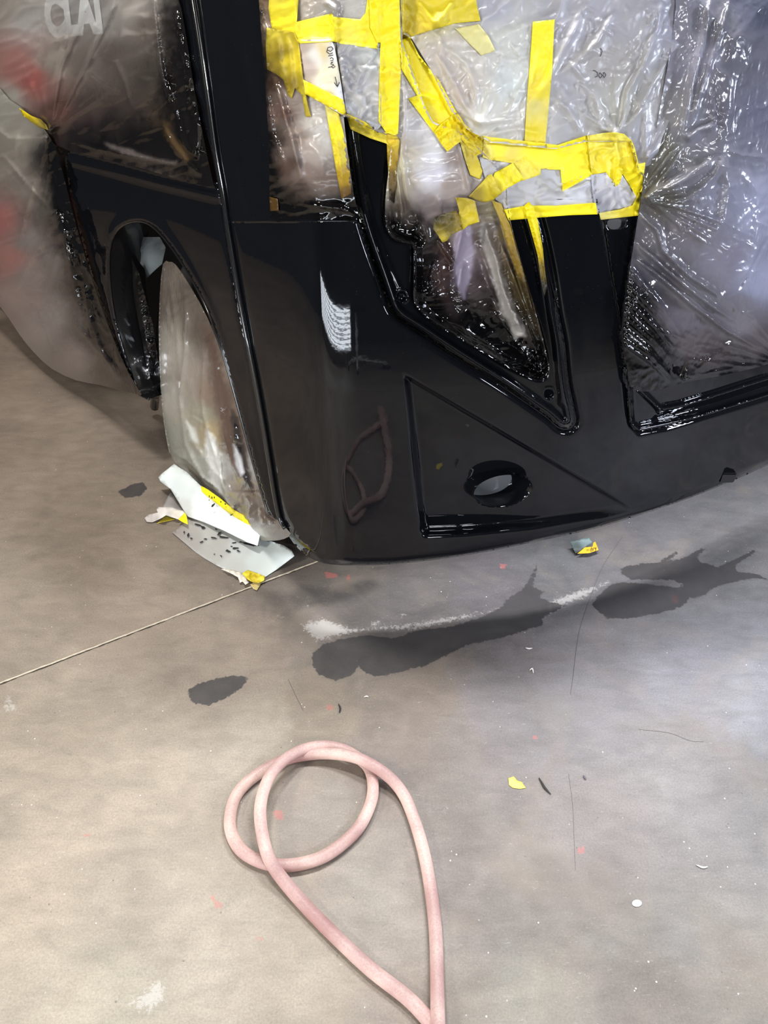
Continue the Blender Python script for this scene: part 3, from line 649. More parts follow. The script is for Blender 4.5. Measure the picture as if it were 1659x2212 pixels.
# door film
DF = [(-45,-45),(372,-45),(392,20),(404,90),(416,170),(432,260),(446,330),(462,402),(440,402),(380,386),(300,362),(200,338),(150,326),(118,312),(98,290),(86,272),(58,248),(20,222),(-45,190)]
dfolds = [([(200,-30),(170,60),(130,150),(108,280)], .022, 7), ([(262,-30),(225,60),(170,170),(112,285)], .02, 7), ([(100,-30),(85,80),(62,200),(55,240)], .012, 9), ([(150,-20),(140,80),(118,180),(105,270)], .012, 6),
          ([(187,155),(215,178),(258,202)], .012, 4.5), ([(187,155),(195,130),(222,112),(245,70)], .009, 5), ([(222,128),(250,135),(270,180),(283,232)], .008, 5),
          ([(330,-30),(338,60),(346,130),(362,200),(372,260)], .012, 4), ([(345,100),(350,160),(380,240),(400,330)], .010, 4), ([(350,265),(372,310),(400,345),(440,385)], .014, 6),
          ([(375,-20),(385,60),(405,150),(418,230),(432,330)], .008, 4), ([(140,300),(220,322),(300,340),(400,350)], .014, 7)] + fan((108,285), -115, -30, 9, 60, 190, .010, 5, 2) + fan((425,345), -130, -85, 7, 90, 260, .007, 4, 3) + creases_in([(370,0),(400,0),(440,330),(400,330)], 34, 10, 40, 80, 20, .007, 2.8, 78) + creases_in([(0,0),(350,0),(350,260),(110,260)], 30, 20, 70, 70, 50, .003, 3, 79)
film(DF, 'translucent masking film over the cab door, sprayed dark near its lower edge', base=lambda p: -.004 - .03 * np.exp(-(((p[:, 0] - 180) / 160) ** 2 + ((p[:, 1] - 80) / 150) ** 2)),
     folds=dfolds, crk=[(60, .006, 70, .35, 2), (22, .0022, 70, .4, 8)],
     cps=[(0,0,(168,160,150),.75),(60,60,(190,188,184),.6),(170,20,(160,158,156),.38),(225,30,(160,156,152),.4),(280,10,(170,164,158),.7),(30,150,(176,140,132),.6),(70,180,(176,110,104),.6),(110,130,(150,144,136),.85),(180,130,(110,104,98),.9),(250,120,(88,80,76),.95),(320,60,(100,92,86),.95),(320,160,(66,60,56),1),(190,230,(70,60,56),1),(120,240,(96,70,64),.9),(240,270,(38,32,31),1),(170,290,(30,25,25),1),(300,300,(28,24,24),1),(380,180,(30,26,25),1),(370,60,(40,35,33),1),(410,60,(12,11,12),1),(420,250,(10,9,10),1),(362,285,(70,56,38),1),(392,325,(74,58,40),1),(380,240,(50,42,36),1),(440,370,(10,9,10),1),(250,345,(24,18,20),1),(300,350,(80,72,70),1),(330,352,(90,82,80),1),(20,215,(180,176,168),.8),(100,290,(20,17,17),1)], seed=3, bands=[([(135,330),(200,285),(290,268),(340,262),(352,180),(362,90),(372,-60),(480,-60),(480,420)],(16,14,14),38,1),([(352,262),(364,266),(382,300),(412,342),(400,350),(372,318),(356,290)],(66,52,34),6,1),([(228,310),(245,312),(300,330),(345,346),(380,350),(376,356),(300,342),(240,322)],(92,84,82),5,1)])
# step film
SF = smooth([(-45,185),(20,215),(60,244),(98,282),(118,318),(135,370),(150,430),(168,500),(192,580),(218,660),(248,740),(280,810),(306,852),(293,851),(268,845),(217,832),(166,822),(112,797),(72,760),(43,724),(16,683),(-8,652),(-45,600)], True, 2)
sfolds = [([(105,300),(80,370),(55,460),(40,540)], .016, 8), ([(110,310),(100,400),(90,440)], .012, 6), ([(122,455),(100,510),(60,570),(35,628),(62,620)], .012, 8), ([(125,460),(150,560),(175,680),(200,720)], .012, 6),
          ([(130,470),(120,560),(95,650)], .006, 6), ([(140,500),(152,600),(165,700),(230,780),(270,835)], .012, 6), ([(178,580),(192,680),(220,760),(258,820)], .010, 5), ([(150,520),(185,660),(205,760)], .006, 4),
          ([(0,330),(60,400),(110,455)], .008, 5), ([(-20,270),(20,300),(50,300)], .010, 7), ([(40,280),(30,330),(0,350)], .006, 5), ([(75,640),(95,700),(130,780)], .003, 2.5), ([(160,760),(185,775),(205,808)], .003, 3)] + fan((122,455), 75, 165, 10, 60, 200, .007, 5, 5) + fan((104,292), 95, 170, 7, 60, 170, .009, 5, 6)
sfolds += creases_in([(108,330),(150,340),(180,480),(225,640),(290,820),(230,790),(160,640),(128,470)], 44, 34, 110, 68, 9, .006, 3.0, 73)
sfolds += creases_in([(0,300),(100,330),(140,560),(230,800),(100,760),(15,640)], 36, 20, 70, 65, 35, .003, 2.8, 74)
film(SF, 'smoky masking film bag hanging over the step fairing at far left', base=lambda p: -.02 - .09 * sstep(p[:, 0], 240, 60) * sstep(p[:, 1], 330, 600),
     folds=sfolds, crk=[(70, .006, 60, .3, 5), (24, .0028, 65, .35, 6), (11, .0016, 70, .4, 7)], mat=M_FOIL, st=3.5,
     cps=[(0,230,(180,176,166),.8),(40,290,(170,164,154),.8),(20,350,(160,152,142),.8),(60,400,(140,132,124),.85),(0,480,(176,120,116),.7),(20,560,(176,126,120),.75),(60,520,(128,120,116),.9),(95,450,(84,78,72),.95),(60,600,(140,128,124),.9),(30,640,(158,138,132),.9),(110,560,(110,102,98),.95),(110,680,(136,126,122),.92),(70,720,(150,138,132),.92),(160,780,(128,116,110),.95),(130,480,(40,36,34),1),(150,540,(40,36,34),1),(170,620,(34,30,29),1),(200,720,(44,38,36),1),(240,800,(66,56,50),1),(180,700,(80,74,70),1),(215,690,(14,13,14),1),(190,590,(10,10,11),1),(160,470,(8,8,9),1),(130,400,(9,9,10),1),(110,340,(10,9,10),1),(262,775,(12,11,12),1),(290,835,(30,24,20),1),(100,380,(60,54,50),1)], seed=7, bands=[([(98,285),(160,300),(180,460),(230,620),(275,740),(320,850),(290,850),(250,800),(205,740),(170,660),(150,600),(135,540),(128,470),(112,440),(120,400),(100,350)],(34,29,28),22,1),([(96,288),(160,320),(182,470),(225,620),(272,740),(312,856),(272,828),(240,784),(200,715),(176,640),(156,570),(134,510),(114,450),(104,370)],(7,7,8),8,1)])
# black drips film inside the arch, grey torn film
film([(285,560),(300,590),(330,700),(345,800),(342,870),(326,860),(312,760),(298,690),(288,630)], 'black sprayed film hanging just inside the wheel arch', base=.10, folds=[([(298,620),(310,700),(325,790)], .02, 6)],
     crk=[(14, .010, 40, .6, 3)], colour=(10, 10, 11), mat=M_FOIL, st=3, raster=False)
film([(288,520),(310,512),(345,512),(358,535),(350,570),(330,588),(318,600),(312,580),(302,568),(296,560)], 'torn scrap of grey film at the top of the wheel arch', base=.17, crk=[(20, .006, 20, .6, 4)], cps=[(300,525,(60,66,70),1),(325,560,(120,128,132),.95),(345,530,(70,76,80),1)], raster=False)
# wheel: tyre, rim and bag
wc = Vector((-.49, 2.24, .43)); wax = Vector((.76, .65, 0)).normalized()
WH = bpy.data.objects.new('wheel', None); COL.objects.link(WH); WH.parent = TR; WH.matrix_parent_inverse = Matrix.Translation(-TR.location)
def lathe(name, prof, mt, parent, seg=40):
    ex = Vector((0, 0, 1)); ey = wax.cross(ex); V = []; T = []; m = len(prof)
    for k in range(seg):
        a = 2 * math.pi * k / seg; d = ex * math.cos(a) + ey * math.sin(a)
        V += [wc + wax * x + d * r * .87 for x, r in prof]
    for k in range(seg): T += [(k * m + i, k * m + i + 1, ((k + 1) % seg) * m + i + 1, ((k + 1) % seg) * m + i) for i in range(m - 1)]
    return mesh_from(name, V, T, mt, parent)
lathe('tyre', [(0.02,.27),(-.015,.30),(-.03,.38),(-.015,.46),(.02,.485),(.2,.49),(.25,.46),(.26,.38),(.23,.28)], M_TYRE, WH)
lathe('rim', [(.03,.27),(.05,.25),(.12,.24),(.13,.12),(.06,.10),(.05,.001)], M_RIM, WH)
WF = smooth([(352,570),(366,566),(380,572),(412,620),(450,690),(484,780),(512,880),(535,970),(556,1040),(580,1098),(604,1128),(628,1152),(614,1164),(590,1168),(560,1166),(520,1150),(470,1112),(420,1056),(385,1018),(370,996),(358,940),(350,880),(345,800),(343,720),(345,640)], True, 2)
def wheel_base(p):
    u, v = p[:, 0], p[:, 1]; xl = np.interp(v, [560,700,880,1000,1170], [352,343,350,372,560]); d = np.clip((u - xl) / 60, 0, 1)
    b = .09 - .05 * np.sqrt(1 - (1 - d) ** 2) + .02 * sstep(v, 800, 560)
    return np.where(v > 1060, b - .04 * sstep(v, 1040, 1165) + .0, b)
wf_f = [([(395,585),(402,680),(398,770),(388,860),(400,960),(450,1060),(520,1140)], .012, 5), ([(432,680),(440,780),(436,860),(440,900),(470,1000),(490,1080)], .012, 5), ([(455,740),(470,830),(480,920),(500,1000),(530,1060)], .014, 7),
        ([(365,600),(380,700),(392,860)], .008, 6), ([(505,900),(508,960),(520,1020),(545,1060)], .014, 6), ([(398,900),(420,960),(450,1000),(500,1070)], .010, 6), ([(430,1020),(480,1070),(520,1120),(560,1150)], .010, 6), ([(470,960),(480,1040),(500,1120)], .010, 5)] + fan((505,1100), -150, -60, 11, 40, 120, .006, 3.5, 9) + fan((590,1130), 150, 235, 8, 30, 90, .006, 3.5, 10)
wf_f += creases_in([(400,880),(520,880),(550,1020),(600,1140),(540,1155),(430,1060),(375,990)], 70, 14, 46, 65, 40, .006, 2.8, 71)
wf_f += creases_in([(350,600),(430,650),(510,880),(380,900)], 26, 40, 110, 84, 9, .005, 3.0, 72)
o = film(WF, 'crinkled clear film bag wrapped round the front wheel, brown overspray on its right', base=wheel_base, folds=wf_f, crk=[(60, .005, 75, .3, 12), (20, .0026, 60, .6, 13)], mat=M_BAG, st=3.2, raster=False,
     cps=[(365,620,(120,110,102),.9),(400,640,(92,84,78),1),(440,720,(84,74,68),1),(360,760,(172,166,156),.9),(365,860,(184,180,172),.85),(375,940,(176,176,166),.8),(400,820,(160,150,140),.9),(430,900,(170,168,150),.8),(450,850,(134,116,104),1),(480,860,(96,80,74),1),(420,1000,(186,186,176),.8),(470,1000,(190,188,180),.8),(460,940,(190,170,130),.8),(490,940,(130,108,94),1),(505,960,(84,68,64),1),(520,1010,(180,180,180),.9),(510,1050,(120,106,100),1),(460,1060,(186,186,178),.85),(540,1070,(96,82,78),1),(560,1120,(112,100,94),1),(600,1150,(110,102,96),1),(500,1120,(160,156,140),.9),(560,1155,(170,166,150),.9)], bands=[([(436,700),(462,730),(498,850),(520,960),(548,1070),(520,1060),(488,980),(462,860)],(88,70,62),12,1),([(497,880),(514,900),(537,1000),(549,1066),(530,1050),(512,1000),(502,940)],(40,35,37),5,1),([(505,960),(520,985),(528,1020),(520,1030),(508,1000)],(200,200,204),4,1),([(446,925),(466,950),(482,1040),(476,1080),(452,1020),(440,960)],(222,222,218),6,.95),([(400,905),(420,925),(430,960),(412,950)],(214,214,208),5,.9),([(510,1090),(560,1085),(600,1125),(570,1140),(530,1120)],(90,78,72),8,1)], seed=9)  # pale bands paint bright glints onto the crinkled bag
# hood left film
F4 = [(558,-45),(640,-45),(700,-45),(790,-45),(850,0),(850,300),(846,400),(838,470),(846,515),(870,505),(905,520),(930,520),(960,480),(985,440),(990,380),(960,300),(900,210),(862,120),(862,-45)]
F4a = [(556,-45),(870,-45),(868,296),(835,292),(790,274),(757,254),(742,250),(752,340),(764,420),(776,470),(760,476),(700,474),(650,472),(600,480),(584,470),(582,400),(580,300),(574,200),(566,100)]
film(F4a, 'film over the hood edge, brown then black where it meets the painted corner', base=lambda p: -.004 - .03 * sstep(p[:, 1], 470, 330), folds=[([(585,150),(610,240),(640,340),(655,400)], .020, 7), ([(600,180),(620,260),(645,330)], .012, 6), ([(575,180),(590,290),(620,370)], .010, 5), ([(720,270),(735,340),(745,410)], .008, 3), ([(655,440),(700,446),(740,450),(772,466)], .010, 4), ([(655,300),(690,330),(700,380)], .004, 10), ([(545,-20),(565,50),(580,75)], .012, 6), ([(540,0),(570,60),(580,78)], .01, 4), ([(700,0),(722,20),(716,50)], .014, 7)],
     crk=[(30, .003, 80, .35, 21), (10, .0012, 70, .6, 22)],
     cps=[(560,0,(110,90,70),1),(575,50,(130,112,96),1),(570,120,(60,48,30),1),(590,180,(60,44,34),1),(610,240,(96,74,66),1),(600,300,(48,38,34),1),(640,220,(150,136,128),1),(640,300,(134,118,110),1),(680,260,(190,184,178),1),(670,330,(170,158,152),1),(700,300,(190,186,182),1),(660,380,(130,114,108),1),(710,390,(110,96,88),1),(620,360,(74,56,50),1),(650,410,(60,50,46),1),(700,430,(26,22,22),1),(620,430,(8,8,9),1),(590,400,(8,8,9),1),(750,440,(12,11,10),1),(700,470,(6,6,7),1),(700,410,(96,84,80),1),(720,20,(150,146,142),1),(760,10,(190,188,184),1),(680,10,(170,160,150),1),(700,130,(215,212,208),1),(780,150,(190,190,188),1)], seed=12, bands=[([(540,-60),(566,40),(576,120),(582,200),(590,300),(606,400),(640,425),(680,430),(720,425),(745,415),(790,440),(790,500),(560,500)],(7,7,8),14,1)])
# white blend sheet and grey film beside it
def paper(outline, label, **k):
    s = k.pop('st', 6.0); o = sheet('masking_paper', outline, M_PAPER, step=s, solid=.0004, **k); return tag(o, label, 'masking paper')
BL = [(643,86),(715,84),(722,100),(732,150),(742,215),(745,230),(742,250),(700,226),(660,200),(652,160)]
PBL = paper(BL, 'white masking paper strip with a handwritten word and arrow', gap=.004, relief=lambda p: -.02 * np.exp(-((p[:, 0] - (690 + (p[:, 1] - 86) * .22)) / 40) ** 2),
      cps=[(655,100,(196,180,170)),(665,140,(200,184,178)),(700,110,(226,206,150)),(680,120,(235,232,228)),(712,160,(240,232,200)),(722,110,(236,236,238)),(735,210,(236,238,244)),(690,200,(232,226,224)),(705,215,(228,214,160)),(650,180,(180,162,150))], sharp=3.5, warp=4, seed=4)
film([(728,92),(770,98),(822,104),(824,270),(812,285),(790,262),(758,262),(748,240),(738,170),(730,120)], 'crumpled grey film patch right of the handwritten paper', gap=.006,
     folds=[([(735,110),(745,170),(760,210)], .008, 5), ([(770,140),(800,150),(822,140)], .008, 6), ([(760,180),(790,230),(815,260)], .008, 7), ([(770,265),(795,262),(820,275)], .006, 4)], crk=[(34, .006, 30, .8, 33)], edge=.004,
     cps=[(750,120,(160,158,160),1),(800,120,(186,188,188),1),(760,180,(150,148,152),1),(800,200,(196,194,194),1),(780,250,(170,170,174),1)], st=4)
# headlight film
HFX = []
HF = smooth([(862,60),(870,90),(900,180),(935,262),(985,280),(1045,330),(1090,385),(1096,440),(1108,500),(1136,600),(1162,690),(1182,770),(1186,800),(1172,820),(1145,818),(1080,784),(1000,736),(925,690),(900,662),(893,640),(893,540),(880,528),(850,516),(834,490),(832,440),(838,380),(846,310),(858,290)], True, 2)
for _ in range(46):
    t = R.random(); cx = 1054 + 66 * t + R.uniform(-11, 11); cy = 490 + 235 * t + R.uniform(-10, 10); an = R.uniform(0, 3.14); ll = R.uniform(6, 16)
    HFX.append(([(cx - ll * math.cos(an), cy - ll * math.sin(an)), (cx + 2, cy + 2), (cx + ll * math.cos(an), cy + ll * math.sin(an))], R.uniform(.003, .007), R.uniform(2.2, 4)))
hf_f = HFX + [([(868,150),(872,250),(868,330),(880,420),(890,470)], .012, 6), ([(850,350),(862,400),(868,450),(866,490)], .016, 4), ([(870,380),(882,430),(900,470),(905,500)], .014, 4), ([(896,520),(897,580),(896,650)], .016, 5), ([(988,300),(1000,350),(1016,420)], .014, 5),
        ([(945,420),(955,470),(950,500)], .01, 5), ([(946,515),(965,545),(984,575)], .014, 4), ([(1048,480),(1056,520),(1072,560),(1085,620),(1100,660),(1130,720)], .024, 7), ([(1030,520),(1060,600),(1090,680)], .01, 6),
        ([(1080,520),(1110,600),(1140,680),(1168,760)], .012, 5), ([(1145,760),(1165,790),(1160,812)], .012, 5), ([(940,560),(930,600),(935,640)], .014, 4), ([(1000,560),(990,620),(1000,680)], .014, 9), ([(920,640),(950,610),(948,570)], .010, 3.5), ([(1000,490),(985,560),(975,600)], .010, 7),
        ([(1130,790),(1095,775),(1040,740),(960,690)], .01, 5), ([(880,470),(912,480),(925,520)], .014, 6)]
film(HF, 'film stretched over the headlight opening, milky above and wet black below', base=lambda p: -.008 + .036 * sstep(p[:, 1], 400, 480) * sstep(sdf(p, HF), 0, 22) + .03 * sstep(sdf(p, HF), 20, 90) * sstep(p[:, 1], 400, 600), folds=hf_f, crk=[(44, .005, 80, .3, 41), (15, .0012, 70, .5, 42)], mat=M_FOIL, st=3.0,
     cps=[(880,150,(196,190,182),1),(890,220,(206,200,194),1),(868,320,(180,168,150),1),(920,280,(214,212,216),1),(940,330,(216,216,222),1),(920,390,(206,204,212),1),(950,380,(214,212,222),1),(970,400,(150,136,128),1),(985,340,(140,126,120),1),(1010,400,(160,148,142),1),(860,400,(170,160,140),1),(850,360,(206,200,170),1),(880,400,(170,158,140),1),(868,450,(90,80,70),1),(930,440,(150,138,136),1),(950,455,(120,108,106),1),(900,470,(50,42,38),1),(850,480,(10,10,11),1),(870,505,(7,7,8),1),(900,560,(6,6,7),1),(930,520,(30,26,22),1),(940,560,(16,14,14),1),(985,500,(110,96,92),1),(1000,540,(136,124,138),1),(1000,590,(130,118,136),1),(960,540,(70,54,50),1),(955,600,(60,46,42),1),(960,640,(40,30,28),1),(1020,610,(74,64,66),1),(1040,520,(80,66,60),1),(1030,600,(46,38,35),1),(1060,500,(130,120,116),1),(1085,540,(110,96,80),1),(1060,640,(32,27,26),1),(1100,620,(60,50,36),1),(1090,500,(110,94,50),1),(1120,600,(76,62,26),1),(1140,680,(36,30,18),1),(1150,640,(60,50,26),1),(1100,720,(14,13,13),1),(1160,760,(16,15,14),1),(1000,660,(24,20,20),1),(940,660,(12,10,11),1),(1050,720,(9,9,10),1),(1000,710,(8,8,9),1),(1130,800,(8,8,9),1),(1070,450,(150,140,110),1)], bands=[([(820,430),(850,470),(880,500),(905,470),(925,525),(930,600),(945,650),(990,690),(1010,660),(1045,690),(1060,660),(1080,700),(1120,690),(1150,740),(1170,730),(1200,790),(1180,840),(1060,790),(900,700),(860,560)],(6,6,7),14,1),([(986,500),(1016,488),(1022,540),(1014,600),(1002,645),(986,610),(981,550)],(150,140,160),5,1),([(1044,478),(1062,520),(1078,570),(1094,625),(1122,690),(1134,726),(1114,730),(1086,676),(1066,615),(1050,550),(1040,510)],(156,150,146),7,1),([(944,508),(960,500),(985,560),(970,600),(955,640),(945,600),(952,560)],(60,44,40),6,1)],  seed=15)  # pale crumpled strip is coloured as if brightly lit
# main hood film
F5 = [(858,-45),(1500,-45),(1500,60),(1470,200),(1430,300),(1404,392),(1380,372),(1362,306),(1266,306),(1200,322),(1060,308),(1010,280),(975,240),(930,150),(890,84),(866,70)]
f5_f = [([(1260,30),(1215,110),(1180,180),(1150,230)], .022, 8), ([(1330,20),(1290,90),(1240,140),(1190,170)], .016, 7), ([(1417,75),(1390,140),(1355,200),(1340,290)], .022, 6), ([(1468,85),(1440,130),(1400,200),(1350,295)], .012, 7), ([(1430,0),(1420,60),(1390,110)], .012, 6),
        ([(1280,180),(1290,230),(1300,290)], .014, 7), ([(940,110),(980,180),(1010,240),(1030,270)], .016, 7), ([(960,100),(1010,140),(1030,200),(1022,250)], .012, 6), ([(900,20),(920,60),(950,80),(960,120)], .010, 6), ([(870,10),(890,50),(880,80)], .01, 5),
        ([(1060,290),(1120,278),(1180,290)], .010, 5), ([(1200,210),(1230,240),(1260,295)], .012, 7), ([(1225,130),(1260,170),(1275,210)], .010, 6), ([(940,20),(970,60),(985,30)], .008, 6)] + fan((1035,268), -150, 0, 12, 50, 150, .010, 6, 21) + fan((1330,292), -160, -40, 10, 50, 170, .010, 5, 22) + fan((1395,345), -100, -30, 8, 60, 180, .012, 5, 23)
f5_f = [(f[0], f[1] * .6, f[2]) + tuple(f[3:]) for f in f5_f]
f5_f += creases_in([(880,60),(1440,0),(1430,290),(1060,290),(960,200)], 80, 16, 60, 60, 90, .0035, 2.8, 75)
HOODFILM = film(F5, 'milky crumpled masking film sheet across the hood between the yellow tapes', base=lambda p: -.012 - .005 * np.cos((p[:, 0] - 1000) / 80.), folds=f5_f, crk=[(90, .006, 50, .7, 51), (30, .0016, 40, .7, 52), (11, .0004, 40, .7, 53)], mat=M_FOIL, st=3.6,
     cps=[(880,0,(186,180,150),1),(960,20,(196,186,130),1),(1000,120,(196,190,182),1),(1060,20,(166,166,176),1),(1090,80,(196,196,190),1),(1110,180,(202,206,204),1),(1060,230,(200,198,190),1),(950,130,(190,180,172),1),(1000,200,(188,176,166),1),(1130,250,(196,192,184),1),(1220,60,(162,160,168),1),(1230,200,(164,162,166),1),(1300,30,(160,158,166),1),(1300,130,(156,152,150),1),(1380,60,(156,154,158),1),(1340,220,(168,166,160),1),(1400,200,(150,148,150),1),(1440,60,(140,140,152),1),(1240,280,(170,168,170),1),(1400,320,(150,148,156),1),(1480,0,(130,130,142),1)], seed=18)
hm_blur()
# grille film
F7 = smooth([(1396,352),(1412,300),(1428,220),(1446,120),(1460,20),(1470,-45),(1560,-45),(1720,-45),(1720,300),(1720,765),(1659,787),(1600,802),(1540,815),(1480,826),(1420,842),(1385,846),(1362,836),(1354,790),(1346,724),(1352,640),(1364,560),(1378,470),(1386,420)], True, 2)
f7_f = [([(1376,457),(1420,497),(1432,541),(1460,568),(1487,595),(1541,630),(1573,652)], .016, 6), ([(1371,521),(1432,576),(1497,630),(1546,667),(1600,700)], .016, 6), ([(1368,556),(1420,593),(1494,657),(1570,714),(1659,763)], .018, 5),
        ([(1540,-30),(1525,60),(1500,160),(1480,260),(1475,305)], .013, 8), ([(1585,-30),(1560,60),(1530,150),(1500,240),(1482,300)], .011, 6), ([(1478,305),(1510,280),(1550,270)], .022, 9), ([(1570,325),(1600,335),(1659,340)], .01, 5), ([(1390,425),(1450,405),(1500,370),(1560,335)], .022, 14), ([(1392,430),(1440,440),(1500,420),(1545,380),(1570,330)], .014, 8),
        ([(1560,330),(1575,400),(1565,470),(1540,520)], .014, 12), ([(1395,400),(1440,340),(1470,310)], .012, 4), ([(1400,420),(1450,360),(1475,315)], .010, 3), ([(1659,510),(1620,590),(1585,638)], -.006, 2.5), ([(1530,440),(1500,480),(1465,510)], -.005, 2.5), ([(1600,350),(1640,420),(1640,520),(1610,620)], .016, 18)]
for i in range(15):
    s = i / 14; x0 = 1366 - 14 * s; y0 = 585 + 160 * s; x1 = 1480 - 30 * s + R.uniform(-4, 4); y1 = 730 + 98 * s
    f7_f.append(([(x0, y0), ((x0 + x1) / 2 + 2, (y0 + y1) / 2 - 6), (x1, y1)], .011 * R.uniform(.6, 1.2), R.uniform(2.6, 4.2), 's'))
f7_f += fan((1392,430), -62, 40, 15, 80, 270, .009, 5, 31) + fan((1475,818), -75, -5, 14, 60, 190, .006, 4, 32) + fan((1720,800), 180, 235, 12, 100, 280, .006, 5, 33)
f7_f += creases_in([(1480,250),(1659,200),(1659,700),(1560,680),(1420,480)], 90, 14, 50, 20, 70, .0035, 2.6, 76)
f7_f += creases_in([(1400,640),(1480,700),(1640,790),(1480,815),(1460,760)], 26, 30, 90, 15, 14, .003, 2.6, 77)
film(F7, 'silvery masking film stretched over the grille opening at the right edge', base=lambda p: -.02 - .05 * sstep(sdf(p, F7), 0, 170) * sstep(p[:, 1], 830, 500), folds=f7_f, crk=[(100, .006, 20, .6, 61), (28, .0020, 30, .6, 62), (10, .0007, 20, .7, 63)], mat=M_BAG, st=3.4,
     cps=[(1480,0,(116,116,127),1),(1500,120,(129,127,141),1),(1560,60,(94,94,103),1),(1640,20,(73,75,89),1),(1600,150,(89,89,99),1),(1640,250,(94,94,110),1),(1440,250,(129,127,129),1),(1500,280,(116,116,127),1),(1560,240,(96,94,106),1),(1430,330,(106,104,96),1),(1420,380,(89,86,77),1),(1480,380,(111,110,118),1),(1440,430,(82,79,73),1),(1550,430,(120,120,135),1),(1640,450,(137,139,158),1),(1640,600,(137,139,158),1),(1560,560,(115,111,123),1),(1480,500,(103,99,106),1),(1420,520,(99,96,103),1),(1500,640,(99,96,101),1),(1600,700,(103,98,103),1),(1400,600,(77,75,84),1),(1460,690,(89,84,92),1),(1380,650,(17,17,20),1),(1365,720,(6,6,8),1),(1400,700,(29,29,34),1),(1420,760,(10,10,12),1),(1450,790,(20,18,20),1),(1380,800,(5,5,6),1),(1500,750,(73,65,67),1),(1560,770,(56,49,49),1),(1640,740,(77,70,72),1),(1520,805,(24,21,22),1),(1600,795,(25,23,24),1),(1440,830,(6,6,7),1),(1659,785,(22,20,21),1)], bands=[([(1330,600),(1372,600),(1390,650),(1410,700),(1450,730),(1462,800),(1500,812),(1560,790),(1620,782),(1720,750),(1720,860),(1330,870)],(9,9,11),20,1)],  seed=22)
# grille lower frame: stepped black mouldings below the film
gl = smooth([(1353,770),(1352,800),(1357,860),(1362,905),(1368,924),(1380,932),(1400,930),(1440,922),(1500,905),(1580,880),(1659,855),(1725,835),(1725,735),(1659,785),(1560,806),(1480,822),(1420,838),(1380,842),(1362,832)], False, 1)
def gf(p):
    d, _ = seg_dist(p, [(1425,885),(1480,875),(1560,850),(1659,818),(1725,798)]); r = -.016 * np.exp(-(d / 5) ** 2)
    d, _ = seg_dist(p, [(1350,800),(1380,840),(1425,884)]); r -= .014 * np.exp(-(d / 5) ** 2)
    d, _ = seg_dist(p, [(1355,800),(1362,915),(1380,929),(1500,903),(1725,833)]); r -= .02 * np.exp(-(d / 6) ** 2)
    d, _ = seg_dist(p, [(1420,905),(1560,865),(1725,812)]); r += .008 * np.exp(-(d / 6) ** 2)
    return r
sheet('grille_lower_frame', gl, M_BLACK, base=.012, relief=gf, step=3, parent=TR, solid=.003, creases=[[(1426,884),(1480,874),(1560,849),(1659,817)],[(1352,804),(1380,841),(1424,883)],[(1422,904),(1560,864),(1700,820)]])
# papers on the pillar
paper([(1062,420),(1048,385),(1034,338),(1080,338),(1130,352),(1168,366),(1212,358),(1216,400),(1278,370),(1287,440),(1200,452),(1090,456)], 'grey white paper strip between the yellow bands above the pillar', gap=.003, folds=[([(1160,382),(1200,412),(1280,400)], .010, 6), ([(1215,428),(1250,405),(1285,388)], .008, 5), ([(1110,400),(1150,420),(1190,418)], .005, 6), ([(1180,385),(1205,405),(1235,425)], .008, 4)], crk=[(30, .004, 40, .7, 71)], st=4,
      cps=[(1110,420,(178,176,178)),(1160,430,(186,184,186)),(1190,380,(176,176,180)),(1240,420,(206,206,210)),(1270,400,(196,196,202))])
paper([(1276,378),(1310,373),(1332,402),(1344,378),(1376,425),(1366,445),(1290,462),(1284,440)], 'small crumpled white paper piece right of the pillar seam', gap=.004, folds=[([(1282,420),(1310,405),(1340,395)], .008, 5), ([(1310,375),(1325,420),(1330,450)], .006, 5), ([(1335,400),(1365,425)], .008, 5)], crk=[(24, .005, 30, .8, 72)], st=3.5,
      cps=[(1300,400,(186,186,192)),(1340,430,(206,206,214)),(1300,450,(170,170,180))])
# handwriting
def ink(strokes, w, label, name='handwriting'): return ribbon(name, strokes, w, .0016, M_INK)
BLt = [[(708,103),(716,101),(720,106),(714,111),(707,108),(708,103),(706,112),(712,117),(719,114)], [(709,121),(720,119)], [(713,127),(716,124),(720,127),(719,131),(714,131)], [(715,135),(720,134),(714,138),(721,140)], [(716,144),(720,141),(724,144),(720,147),(716,144),(709,146)], [(724,166),(729,186)], [(722,178),(729,188),(734,176)]]
hw = ribbon('handwriting', BLt, 1.7, .0016, M_INK, PBL); hw['label'] = 'black handwritten word Blend with an arrow'
for q5 in ([[(1281,152),(1286,153),(1291,158),(1290,165),(1285,167)], [(1296,157),(1293,163),(1297,169),(1301,163),(1297,157)], [(1305,156),(1302,162),(1305,168),(1309,162),(1305,156)]], [[(1297,104),(1301,110),(1297,122)]]):
    h5 = ribbon('handwriting', q5, 1.5, .0016, M_INK, HOODFILM); h5['label'] = 'faint black handwritten marks'
